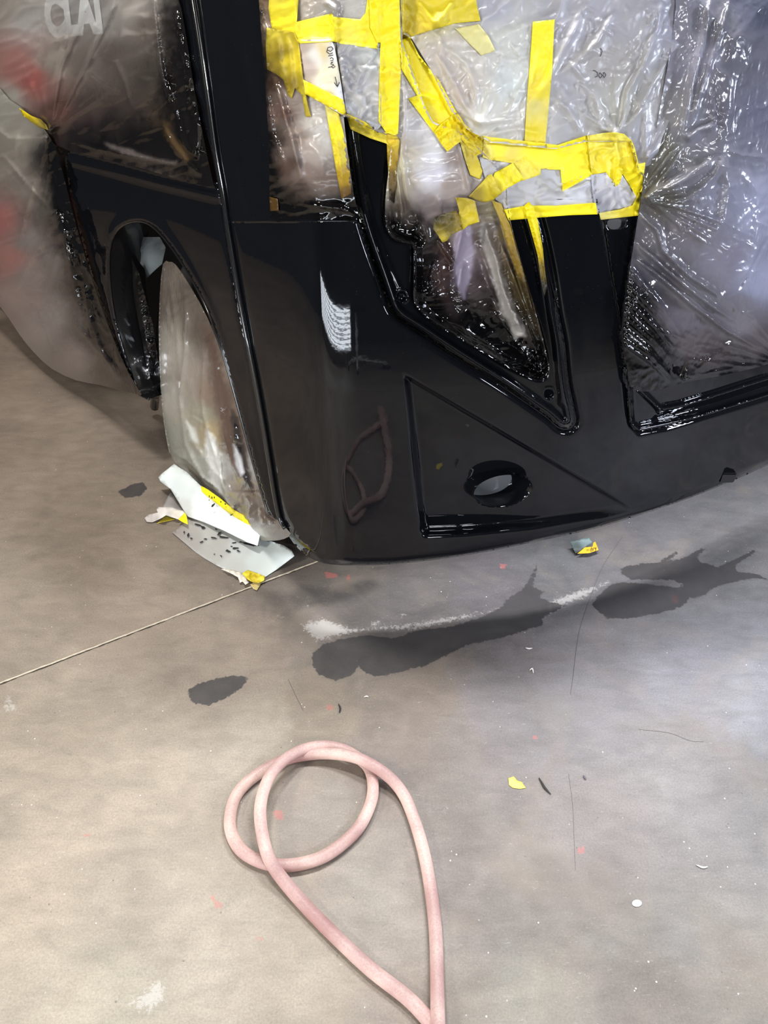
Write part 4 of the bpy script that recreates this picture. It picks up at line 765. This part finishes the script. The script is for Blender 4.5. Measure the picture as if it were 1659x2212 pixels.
# ------------------------------------------------------------------ tapes
Y = (246, 228, 22); YD = (205, 186, 40); YB = (110, 88, 24); YP = (238, 222, 90)
def tape(outline, label, col=Y, cps=None, folds=(), crk=((26, .0012, 30, .8, 81),), gap=.003, st=5, edge=.001, **k):
    o = sheet('masking_tape', outline, M_TAPE, gap=gap, step=st, folds=folds, crk=crk, colour=None if cps else col, cps=cps, edge=edge, solid=.0003, **k)
    return tag(o, label, 'masking tape')
tape([(864,-40),(1020,-40),(1038,45),(985,50),(930,66),(900,75),(870,88)], 'dull yellow tape under film at top centre', cps=[(880,0,(200,180,40)),(940,20,(222,202,40)),(1000,30,(216,196,46)),(900,60,(200,176,40))], folds=[([(900,0),(930,40),(960,60)], .01, 6), ([(980,0),(960,30),(930,60)], .01, 5)])
tape([(984,62),(1034,52),(1056,80),(1070,110),(1040,120),(1010,90)], 'very faint pale yellow tape showing through the hood film', col=(214, 206, 140))
tape([(1151,47),(1198,42),(1192,160),(1184,250),(1178,309),(1133,306),(1138,220),(1146,120)], 'vertical yellow tape strip hanging below the top right of the hood film', cps=[(1175,70,Y),(1170,140,Y),(1160,200,(236,216,60)),(1156,230,(214,200,110)),(1156,290,(226,206,50))], crk=((24, .0012, 20, .7, 82),))
tape([(583,-40),(648,-40),(641,47),(717,29),(720,36),(778,42),(789,29),(800,-40),(830,-40),(822,40),(815,105),(735,94),(717,89),(645,94),(637,72),(587,60),(580,20)], 'broad yellow tape band across the top left of the hood', cps=[(600,0,(222,206,60)),(630,20,(236,220,50)),(600,50,(230,212,40)),(660,70,Y),(700,60,Y),(722,70,(228,208,10)),(760,80,YP),(800,60,Y),(700,35,Y),(780,95,Y),(680,85,YP)], folds=[([(637,-20),(640,40),(642,90)], .01, 5), ([(718,30),(722,60),(720,95)], .012, 4)])
tape([(576,60),(590,62),(636,70),(645,92),(655,170),(664,222),(672,252),(660,252),(652,205),(637,190),(630,213),(622,205),(612,172),(596,160),(577,150),(574,100)], 'ragged yellow tape tail streaked with black overspray', cps=[(590,70,(200,184,60)),(585,120,(150,130,30)),(580,140,(90,74,22)),(612,110,(120,100,24)),(625,80,(190,170,40)),(640,130,(214,192,40)),(630,180,(130,110,26)),(655,210,(200,182,40)),(665,245,(180,160,40))], folds=[([(620,70),(630,140),(632,205)], .010, 5), ([(640,90),(650,170),(665,245)], .008, 5), ([(600,70),(605,130),(620,180)], .008, 5)])
tape([(702,228),(732,246),(745,300),(754,345),(759,418),(738,430),(728,380),(718,320)], 'narrow vertical yellow tape browned toward its bottom left of the black slot', cps=[(710,240,(226,214,110)),(725,280,Y),(735,330,(226,204,40)),(742,380,(180,146,30)),(748,415,(90,62,20))], folds=[([(728,300),(736,360),(742,400)], .005, 3)])
tape([(655,172),(742,216),(749,252),(702,227),(659,203)], 'diagonal yellow tape across the bottom of the handwritten paper', gap=.004)
tape([(748,246),(762,252),(790,264),(815,287),(838,286),(856,291),(862,310),(858,330),(834,310),(800,299),(757,279)], 'crinkled yellow tape edging the top of the black slot', cps=[(760,262,(220,200,50)),(790,280,YD),(820,295,(236,220,60)),(850,305,(226,206,70))], folds=[([(765,262),(780,275),(800,268)], .008, 4), ([(800,290),(825,282),(850,292)], .008, 4)], gap=.005)
tape([(796,-40),(862,-40),(864,40),(866,150),(860,289),(852,292),(834,286),(818,262),(820,170),(822,92),(815,92),(800,60)], 'wide bright yellow vertical tape strip left of the hood film', cps=[(840,20,Y),(840,120,Y),(825,170,(244,224,10)),(850,165,(238,214,50)),(840,240,Y)], gap=.005, folds=[([(822,160),(845,148),(860,165)], .006, 6)])
tape([(835,290),(856,292),(863,304),(860,345),(856,400),(852,440),(842,430),(838,370)], 'sooty yellow tape tail beside the glossy film at the slot', cps=[(848,300,(216,190,50)),(846,340,(160,130,30)),(846,390,(90,70,20)),(846,430,(26,22,14))])
tape([(865,88),(885,80),(905,119),(948,174),(988,246),(954,276),(938,288),(910,250),(882,213),(901,206),(885,180),(867,148)], 'long diagonal yellow tape running down to the crumpled cluster', gap=.004, folds=[([(905,205),(940,215),(960,240)], .006, 5)])
tape([(937,286),(950,270),(975,250),(990,246),(1004,269),(1030,290),(1043,296),(1042,330),(1024,340),(1019,325),(996,305),(981,316),(967,328),(954,313)], 'crumpled knot of yellow tape where the tapes meet', gap=.006, crk=((18, .006, 30, .8, 84),), st=3, cps=[(960,270,Y),(965,300,(232,210,20)),(990,290,(224,204,60)),(1000,280,(236,216,50)),(1030,310,(206,186,40)),(1020,330,(200,180,50))], folds=[([(945,300),(975,280),(970,255)], .012, 4), ([(1000,275),(1020,310),(1040,300)], .012, 5), ([(960,320),(975,290),(985,260)], .008, 4)])
tape([(992,300),(1019,325),(1028,332),(1036,350),(1042,370),(1038,388),(1016,378),(1005,346)], 'short darkened tape tail hanging from the crumpled cluster', cps=[(1000,315,(206,188,80)),(1015,350,(190,170,60)),(1030,375,(214,194,50))])
tape([(1043,293),(1059,296),(1130,304),(1205,313),(1268,292),(1279,378),(1215,414),(1211,367),(1169,365),(1167,378),(1128,391),(1110,353),(1057,345),(1043,339)], 'wide yellow tape band across the middle of the hood edge', gap=.005, cps=[(1050,320,(230,214,110)),(1075,320,Y),(1105,330,(222,204,90)),(1150,330,Y),(1230,330,Y),(1250,390,Y),(1140,370,YP)], folds=[([(1128,340),(1150,360),(1165,378)], .008, 5), ([(1050,300),(1060,345)], .006, 4)])
tape([(1069,373),(1108,352),(1132,387),(1100,404),(1081,418),(1066,428),(1056,405)], 'angled yellow tape piece below the left end of the wide band', gap=.006, cps=[(1080,380,Y),(1110,370,(240,224,60)),(1105,395,Y),(1070,410,(220,198,60))], folds=[([(1100,360),(1112,380),(1122,398)], .006, 4)])
tape([(1012,425),(1035,400),(1055,378),(1062,376),(1084,418),(1064,433),(1048,437),(1040,436)], 'brown tinted yellow tape flap above the dark film folds', gap=.006, cps=[(1050,390,(214,196,60)),(1060,420,(206,186,40)),(1030,420,(160,140,60))], folds=[([(1057,380),(1062,405),(1080,420)], .006, 4)])
tape([(984,427),(1009,428),(1026,434),(1036,479),(1010,488),(999,498),(990,470),(992,455)], 'olive yellow tape square at the centre of the headlight film', gap=.008, crk=((20, .003, 30, .8, 86),), cps=[(995,440,(170,150,40)),(1015,465,(206,184,20)),(1025,440,(186,166,60))], folds=[([(1010,430),(1018,455),(1036,465)], .006, 5)])
tape([(938,470),(955,462),(985,455),(993,470),(998,496),(976,507),(966,520),(956,524),(946,508),(936,495)], 'blackened tape end curling left of the olive tape square', gap=.008, crk=((18, .005, 30, .8, 87),), cps=[(945,475,(30,26,20)),(965,480,(80,70,30)),(985,475,(130,112,40)),(960,515,(206,184,60)),(990,495,(150,130,40)),(975,500,(70,60,24))], folds=[([(940,500),(965,490),(985,470)], .008, 5)])
tape([(1062,433),(1083,440),(1094,470),(1103,491),(1116,540),(1128,577),(1140,626),(1150,668),(1144,666),(1124,610),(1105,560),(1088,505),(1078,470)], 'long brown stained tape along the right edge of the headlight film', gap=.006, cps=[(1075,450,(170,146,50)),(1095,500,(150,124,34)),(1115,560,(120,96,24)),(1140,640,(50,40,18))], folds=[([(1080,450),(1100,520),(1130,600),(1146,660)], .008, 4)])
tape([(1088,453),(1136,444),(1200,444),(1287,438),(1291,463),(1230,465),(1164,470),(1099,476)], 'thin straight yellow tape line along the top of the black pillar', gap=.006)
tape([(1133,443),(1143,436),(1153,448),(1162,478),(1168,510),(1173,537),(1176,575),(1182,620),(1176,640),(1168,600),(1161,551),(1154,525),(1146,496),(1137,465)], 'yellow tape sliver running down the raised rib of the bezel', gap=.010, cps=[(1142,450,Y),(1155,490,Y),(1165,530,(236,210,20)),(1170,545,(190,160,20)),(1173,570,(90,74,16)),(1178,620,(26,22,12))], folds=[([(1140,445),(1156,500),(1170,560)], .006, 4)], st=3.5)
tape([(1269,293),(1300,288),(1327,286),(1348,289),(1364,303),(1372,322),(1379,354),(1394,351),(1388,400),(1377,442),(1366,446),(1376,427),(1360,400),(1345,376),(1338,398),(1330,403),(1309,372),(1278,378),(1272,330)], 'crumpled yellow tape corner folded round the pillar top', gap=.006, crk=((26, .006, 30, .8, 85),), st=3, cps=[(1290,305,YP),(1300,330,(226,206,30)),(1330,310,(236,222,90)),(1320,360,(236,214,10)),(1350,330,(240,224,70)),(1370,380,Y),(1385,370,(244,230,60)),(1380,420,Y)],
     folds=[([(1270,330),(1300,318),(1330,322)], .008, 4), ([(1325,290),(1335,340),(1332,395)], .008, 4), ([(1350,300),(1360,345),(1380,370)], .010, 6), ([(1340,380),(1350,340),(1370,330)], .006, 5)])
tape([(1294,460),(1340,452),(1366,444),(1388,402),(1381,445),(1378,466),(1340,470),(1298,475)], 'short yellow tape strip at the top of the thin side panel', gap=.006, cps=[(1310,466,(214,202,110)),(1350,458,(236,216,60)),(1375,455,Y)])
tape([(582,425),(600,430),(602,455),(584,456)], 'tiny amber tape scrap on the black column', gap=.003, col=(74, 50, 10))
tape([(41,233),(52,240),(68,250),(88,258),(100,270),(104,281),(86,276),(68,264),(50,250)], 'dark edged yellow tape tab at the pinched film corner far left', gap=.012, cps=[(48,242,(214,192,10)),(70,256,(170,150,20)),(92,268,(110,96,40))], st=3)
#@@ FLOORTHINGS
# ------------------------------------------------------------------ things on the floor
def fsheet(name, outline, m, label, cat, z=lambda p: np.full(len(p), .001), step=5, cps=None, colour=None, crk=(), folds=(), solid=.0004, group=None):
    uv, T = tri_px(outline, step)
    h = z(uv) + fold_h(uv, folds)
    for (sc, am, sd) in crk: h = h + am * (pn(uv[:, 0] / sc, uv[:, 1] / sc, sd) + .5)
    V = on_floor(uv, np.maximum(h, .0008)); c = paint(uv, cps, 6, 3.2, 3) if cps else np.tile(np.append(lin(colour), 1.0), (len(uv), 1))
    o = mesh_from(name, V, T, m, None, c, True, solid); return tag(recenter(o), label, cat, group)
fsheet('masking_paper', smooth([(369,1061),(388,1085),(406,1111),(402,1108),(372,1098),(352,1096),(358,1082)], True, 1), M_PAPER, 'grey masking paper corner flat behind the upper sheet', 'masking paper', cps=[(360,1090,(150,144,142)),(385,1090,(120,114,112))])
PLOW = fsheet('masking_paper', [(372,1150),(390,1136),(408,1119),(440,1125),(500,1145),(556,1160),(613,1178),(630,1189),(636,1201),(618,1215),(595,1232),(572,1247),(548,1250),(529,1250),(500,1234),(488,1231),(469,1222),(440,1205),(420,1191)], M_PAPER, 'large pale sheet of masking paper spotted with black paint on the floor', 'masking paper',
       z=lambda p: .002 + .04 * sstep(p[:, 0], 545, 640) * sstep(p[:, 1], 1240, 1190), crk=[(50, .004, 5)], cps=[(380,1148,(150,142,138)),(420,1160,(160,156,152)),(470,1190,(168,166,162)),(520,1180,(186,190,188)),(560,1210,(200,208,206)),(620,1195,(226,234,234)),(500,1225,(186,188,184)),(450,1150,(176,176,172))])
def spots(parent, pts, z):
    Rr = random.Random(3)
    for (u, v, a, b, an) in pts:
        ca, sa = math.cos(an), math.sin(an); q = []
        for k in range(11):
            t = 2 * math.pi * k / 11; w = Rr.uniform(.55, 1.25); x, y = a * w * math.cos(t), b * w * math.sin(t); q.append((u + x * ca - y * sa, v + x * sa + y * ca))
        P = on_floor(A(q), z(A(q)) if callable(z) else z); c = P.mean(0)
        mesh_from('paint_spot', list(P) + [c], [(i, (i + 1) % 11, 11) for i in range(11)], M_INK, parent, shade=False)
spots(PLOW, [(482,1160,14,2.2,.15),(474,1152,6,2.5,-.8),(462,1162,7,1.8,.2),(438,1139,6,3,.2),(428,1134,8,1.8,.3),(407,1155,3,4,.4),(413,1163,3,2,0),(436,1170,5,1.6,-.3),(398,1150,2,3,.2),(444,1164,4,1.6,0),(492,1190,6,3,.3),(508,1184,9,2,-.1),(515,1190,5,2,.4),(500,1180,3,1.5,0),(506,1172,5,1.5,-.2),(478,1201,3,1.5,.5),(463,1197,1.6,1.4,0),(467,1143,3,1.6,.4),(540,1176,22,2.6,.22),(520,1171,4,1.5,0)], .0095)
P1 = [(351,1022),(376,1002),(404,1020),(433,1049),(470,1073),(500,1098),(530,1118),(565,1134),(564,1146),(556,1179),(535,1172),(483,1146),(440,1128),(406,1116),(395,1100),(368,1056),(346,1040),(342,1031)]
def fs2(*a, **k): return fsheet(*a, **k)
fs2('masking_paper', P1, M_PAPER, 'bright white masking paper sheet leaning on the bagged tyre', 'masking paper', z=lambda p: .014 + .08 * sstep(p[:, 1] - (p[:, 0] - 400) * .62, 1115, 1020), crk=[(40, .004, 6)], cps=[(360,1025,(214,220,218)),(400,1050,(206,212,210)),(400,1100,(190,192,188)),(440,1090,(232,236,236)),(480,1120,(240,242,244)),(540,1150,(242,246,248)),(430,1120,(214,218,216))])
TP1 = fs2('masking_tape', [(434,1049),(450,1058),(474,1075),(507,1102),(535,1117),(565,1133),(562,1144),(530,1130),(500,1113),(466,1086),(445,1070),(436,1062)], M_TAPE, 'yellow tape strip joining the wheel bag to the white paper', 'masking tape', z=lambda p: .022 + .08 * sstep(p[:, 1] - (p[:, 0] - 400) * .62, 1115, 1020), cps=[(440,1058,Y),(480,1085,(240,224,20)),(500,1103,(214,196,60)),(550,1130,Y)])
spots(TP1, [(452,1072,1.4,3,0),(458,1075,1.3,3,0),(463,1075,1.2,2.6,0),(477,1084,2,1.6,.5),(487,1089,2,1.6,.3),(461,1091,2.6,5,.9),(500,1112,4,1.4,-.6),(452,1080,1,2,0)], lambda q: .030 + .08 * sstep(q[:, 1] - (q[:, 0] - 400) * .62, 1115, 1020))
fs2('masking_paper', [(312,1119),(322,1111),(341,1107),(338,1101),(342,1095),(372,1096),(384,1100),(401,1104),(404,1118),(400,1128),(380,1120),(359,1113),(345,1121),(329,1128),(317,1127)], M_PAPER, 'curled white paper scrap left of the paper sheets', 'masking paper', z=lambda p: .006 + .022 * np.exp(-((p[:, 0] - 358) / 18) ** 2), crk=[(18, .008, 7)], step=3.5, cps=[(320,1120,(180,172,168)),(350,1105,(226,218,212)),(390,1110,(224,216,206))])
fs2('masking_tape', [(339,1131),(347,1122),(358,1114),(368,1117),(378,1122),(360,1126)], M_TAPE, 'folded yellow tape end under the curled scrap', 'masking tape', z=lambda p: p[:, 0] * 0 + .003, cps=[(350,1125,(190,172,60)),(370,1120,YD)], step=3)
fs2('masking_tape', [(385,1122),(393,1114),(400,1107),(404,1118),(406,1133),(395,1128)], M_TAPE, 'small bright yellow tape triangle on the curled scrap', 'masking tape', z=lambda p: p[:, 0] * 0 + .024, colour=Y, step=3)
fs2('masking_paper', [(477,1229),(500,1230),(518,1236),(530,1248),(538,1258),(530,1263),(524,1256),(518,1259),(514,1247),(496,1237)], M_PAPER, 'torn white curl along the near edge of the lower sheet', 'masking paper', z=lambda p: p[:, 0] * 0 + .010, crk=[(8, .006, 9)], step=3, colour=(226, 218, 206))
fs2('masking_tape', [(523,1239),(530,1234),(536,1231),(555,1238),(573,1245),(570,1254),(560,1259),(545,1257),(535,1252)], M_TAPE, 'crumpled yellow tape holding the paper down near the floor joint', 'masking tape', z=lambda p: p[:, 0] * 0 + .012, crk=[(9, .008, 11)], step=2.5, cps=[(530,1238,(226,206,40)),(552,1248,(190,168,24)),(565,1250,(232,214,60))])
fs2('masking_tape', [(540,1262),(550,1256),(562,1256),(568,1250),(562,1264),(555,1275),(547,1272)], M_TAPE, 'pale translucent tape tail lying across the floor joint', 'masking tape', z=lambda p: p[:, 0] * 0 + .005, colour=(196, 178, 120), step=3)
# label scrap
LS = fs2('label_scrap', [(1231,1170),(1250,1165),(1272,1161),(1280,1172),(1264,1182),(1252,1192),(1243,1195),(1236,1184)], M_PAPER, 'small dark and yellow printed label scrap on the floor under the bumper', 'label scrap', z=lambda p: .012 + .02 * sstep(p[:, 1], 1192, 1162), cps=[(1238,1172,(70,84,84)),(1265,1166,(110,130,130)),(1250,1185,(40,48,46))], step=3)
uv, T = tri_px([(1252,1192),(1264,1182),(1280,1181),(1282,1172),(1286,1170),(1293,1188),(1272,1195),(1247,1196)], 3); me = mesh_from('printed_end', on_floor(uv, .016), T, M_TAPE, LS, np.tile(np.append(lin((236, 176, 40)), 1), (len(uv), 1)))
me.matrix_parent_inverse = Matrix.Translation(-LS.location); me['label'] = 'orange yellow printed end'
def ftext(txt, org, ex, ey, z, parent):
    cu = bpy.data.curves.new('t', 'FONT'); cu.body = txt; ob = bpy.data.objects.new('t', cu); COL.objects.link(ob); dg = bpy.context.evaluated_depsgraph_get(); dg.update()
    me = bpy.data.meshes.new_from_object(ob.evaluated_get(dg)); bpy.data.objects.remove(ob)
    q = A([v.co[:2] for v in me.vertices]); T = [list(p.vertices) for p in me.polygons]; p = A(org) + q[:, :1] * A(ex) + q[:, 1:2] * A(ey)
    o = mesh_from('printed_word', on_floor(p, z), T, M_INK, parent, shade=False); o.matrix_parent_inverse = Matrix.Translation(-parent.location); return o
ftext('dry', (1275, 1192), (11, -4), (-3, -12), .0168, LS); ftext('TM', (1267, 1191), (4, -1), (-1, -5), .0168, LS)
fs2('tape_scrap', [(1098,1681),(1110,1677),(1117,1686),(1127,1689),(1136,1702),(1123,1704),(1108,1702),(1100,1696)], M_TAPE, 'small torn yellow tape scrap lying alone on open floor', 'tape scrap', colour=(226, 206, 96), z=lambda p: p[:, 0] * 0 + .002, step=4)
fs2('paint_drop', [(1376 + 11 * math.cos(t), 1951 + 8 * math.sin(t)) for t in np.arange(0, 6.2, .4)], M_PAPER, 'round white paint drop on the floor at lower right', 'paint drop', colour=(200, 202, 200), z=lambda p: .0015 + .001 * np.exp(-((p[:, 0] - 1376) ** 2 + (p[:, 1] - 1951) ** 2) / 60), step=3)
CH = plain('charcoal_chip', (50, 48, 48), .8, bump=.6)
def sliver(path, w, label, name, cat, m):
    P = on_floor(A(dens(smooth(path, False, 3), 3, False)), .0025); n = len(P); rr = w * np.sin(np.linspace(.15, 3.0, n)) + .0004
    o = tube(name, P, w, m, None, 6, rr=rr); return tag(recenter(o), label, cat)
sliver([(1164,1680),(1170,1690),(1177,1702),(1190,1716)], .0028, 'thin black rubber sliver beside the yellow tape scrap', 'rubber_sliver', 'debris', CH)
sliver([(1260,1675),(1266,1684)], .0025, 'short grey sliver on the floor right of the yellow scrap', 'floor_debris', 'debris', plain('grey_sliver', (96, 94, 106), .7))
sliver([(731,1520),(735,1530),(733,1540)], .0022, 'black fleck on the floor above the hose coil', 'floor_debris', 'debris', CH)
WS = plain('white_fleck', (222, 220, 214), .6)
for i, (pth, lb) in enumerate([([(1135,1399),(1142,1401),(1150,1400)], 'curved white paper sliver on the floor below the wet patch'), ([(1144,1448),(1150,1444),(1152,1454)], 'crumpled white fleck on the floor right of centre'), ([(1504,1868),(1518,1874),(1529,1872)], 'cream fleck with a thin tail on the floor far right'), ([(786,1506),(792,1504),(796,1506)], 'tiny white fleck below the brown stain')]):
    sliver(pth, .0018, lb, 'floor_debris', 'debris', WS)
# tow hook cover at far right under the lip
tp = hit(A([(1572, 1030)]), -.004)[0]
box('tow_hook_cover', tuple(tp + [-.028, -.012, -.016]), tuple(tp + [.02, .03, .02]), M_SEAL, TR, .004)
# ------------------------------------------------------------------ hose
HP = [(958,2300,0),(953,2240,0),(919,2196,0),(877,2153,0),(801,2094,0),(729,2027,0),(662,1959,0),(611,1900,6),(581,1854,31),(567,1803,36),(562,1753,40),(569,1710,42),(586,1672,40),(615,1641,34),(653,1620,18),(695,1612,6),(738,1618,0),(776,1639,0),(799,1664,0),(806,1702,0),(799,1740,0),(776,1786,0),(738,1824,0),(695,1852,0),(649,1866,0),(603,1869,0),(560,1860,0),(522,1837,0),(501,1803,0),(497,1765,0),(508,1723,0),(531,1693,0),(569,1664,0),(611,1643,2),(653,1632,4),(704,1628,10),(759,1634,26),(801,1651,30),(843,1681,16),(873,1719,2),(894,1769,0),(911,1824,0),(925,1888,0),(936,1963,0),(942,2035,0),(944,2120,0),(946,2212,14),(948,2300,30)]
HR = .0139
hs = A([tuple(q) for q in (np.array(smooth([(a, b) for a, b, c in HP], False, 8)))]); zz = np.interp(np.arange(len(hs)) / 8., np.arange(len(HP)), [c / 1000. for a, b, c in HP]) + HR
k9 = np.ones(9) / 9; zz = np.convolve(np.pad(zz, 4, mode='edge'), k9, 'valid')
def hose_mat():
    m, nt, b, L = mat('dusty_pink_rubber_hose'); N = nt.nodes; g = N.new('ShaderNodeNewGeometry')
    n = N.new('ShaderNodeTexNoise'); n.inputs['Scale'].default_value = 7; n.inputs['Detail'].default_value = 8; L.new(g.outputs['Position'], n.inputs[0])
    n2 = N.new('ShaderNodeTexNoise'); n2.inputs['Scale'].default_value = 260; n2.inputs['Detail'].default_value = 3; L.new(g.outputs['Position'], n2.inputs[0])
    cr = N.new('ShaderNodeValToRGB'); L.new(n.outputs['Fac'], cr.inputs[0]); e = cr.color_ramp.elements
    e[0].position = .33; e[0].color = (.42, .22, .20, 1); e[1].position = .62; e[1].color = (.80, .58, .50, 1); x = e.new(.5); x.color = (.60, .39, .35, 1)
    # overspray dust settles on upward faces
    s = N.new('ShaderNodeSeparateXYZ'); L.new(g.outputs['Normal'], s.inputs[0])
    mr = N.new('ShaderNodeMapRange'); mr.inputs[1].default_value = .2; mr.inputs[2].default_value = .95; mr.inputs[3].default_value = 0; mr.inputs[4].default_value = .75; L.new(s.outputs['Z'], mr.inputs[0])
    mu = N.new('ShaderNodeMath'); mu.operation = 'MULTIPLY'; L.new(mr.outputs[0], mu.inputs[0]); L.new(n2.outputs['Fac'], mu.inputs[1])
    mx = N.new('ShaderNodeMix'); mx.data_type = 'RGBA'; mx.inputs[7].default_value = (.16, .13, .14, 1); L.new(mu.outputs[0], mx.inputs[0]); L.new(cr.outputs[0], mx.inputs[6]); L.new(mx.outputs[2], b.inputs['Base Color'])
    b.inputs['Roughness'].default_value = .55
    bp = N.new('ShaderNodeBump'); bp.inputs['Strength'].default_value = .3; bp.inputs['Distance'].default_value = .0006; L.new(n2.outputs['Fac'], bp.inputs['Height']); L.new(bp.outputs[0], b.inputs['Normal'])
    return m
HO = tube('air_hose', on_floor(hs, zz), HR, hose_mat(), None, 16); tag(recenter(HO), 'dusty pink rubber hose looped once on the concrete floor', 'hose')
# ------------------------------------------------------------------ booth things behind the camera, mirrored in the wet paint
ST = empty('rolling_stand', (0, -1.5, 0), 'low rolling stand on casters standing behind the camera, mirrored in the paint', 'stand')
M_ST = plain('pale_enamel', (232, 232, 230), .5)
tube('pole', [(0, -1.5, .11), (0, -1.5, .3), (0, -1.5, .62)], .022, M_ST, ST, 12)
for k in range(5):
    a = 2 * math.pi * k / 5 + .3; ex = np.array([math.cos(a), math.sin(a), 0]); c0 = np.array([0, -1.5, .12])
    tube('leg', [c0, c0 + ex * .15, c0 + ex * .30 - [0, 0, .03]], .016, M_ST, ST, 8)
    e = c0 + ex * .31; tube('caster', [(e[0] - ex[1] * .014, e[1] + ex[0] * .014, .03), (e[0] + ex[1] * .014, e[1] - ex[0] * .014, .03)], .03, M_DARK, ST, 14)
    tube('caster_stem', [(e[0], e[1], .03), (e[0], e[1], .09)], .008, M_ST, ST, 8)
box('seat', (-.16, -1.66, .62), (.16, -1.34, .68), M_SEAL, ST, .02)
LP = empty('floor_work_light', (-1.45, -1.1, 0), 'louvred floor work light panel behind the camera, mirrored in the bumper corner', 'work light')
def lp(x, z, d=0.0): return np.array([-1.45, -1.15, 0]) + np.array([.93, -.28, 0]) * x + np.array([.28, .93, 0]) * d + np.array([0, 0, z])
def slabbox(name, x0, x1, z0, z1, d0, d1, m):
    V = [lp(x, z, d) for x in (x0, x1) for z in (z0, z1) for d in (d0, d1)]
    return mesh_from(name, V, [(0,1,3,2),(4,6,7,5),(0,4,5,1),(2,3,7,6),(0,2,6,4),(1,5,7,3)], m, LP, shade=False)
slabbox('housing', -2.0, 1.40, .20, .66, -.10, -.03, M_GREYMETAL)
slabbox('diffuser', -1.95, 1.36, .23, .63, -.03, -.01, plain('lit_diffuser', (255, 255, 255), .5, emit=(238, 246, 255), es=22))
for k in range(8): slabbox('louvre', -1.96, 1.37, .245 + k * .05, .256 + k * .05, -.01, .03, M_DARK)
for x in (-1.5, -.2, 1.1): slabbox('leg', x - .02, x + .02, 0, .20, -.09, -.05, M_GREYMETAL)
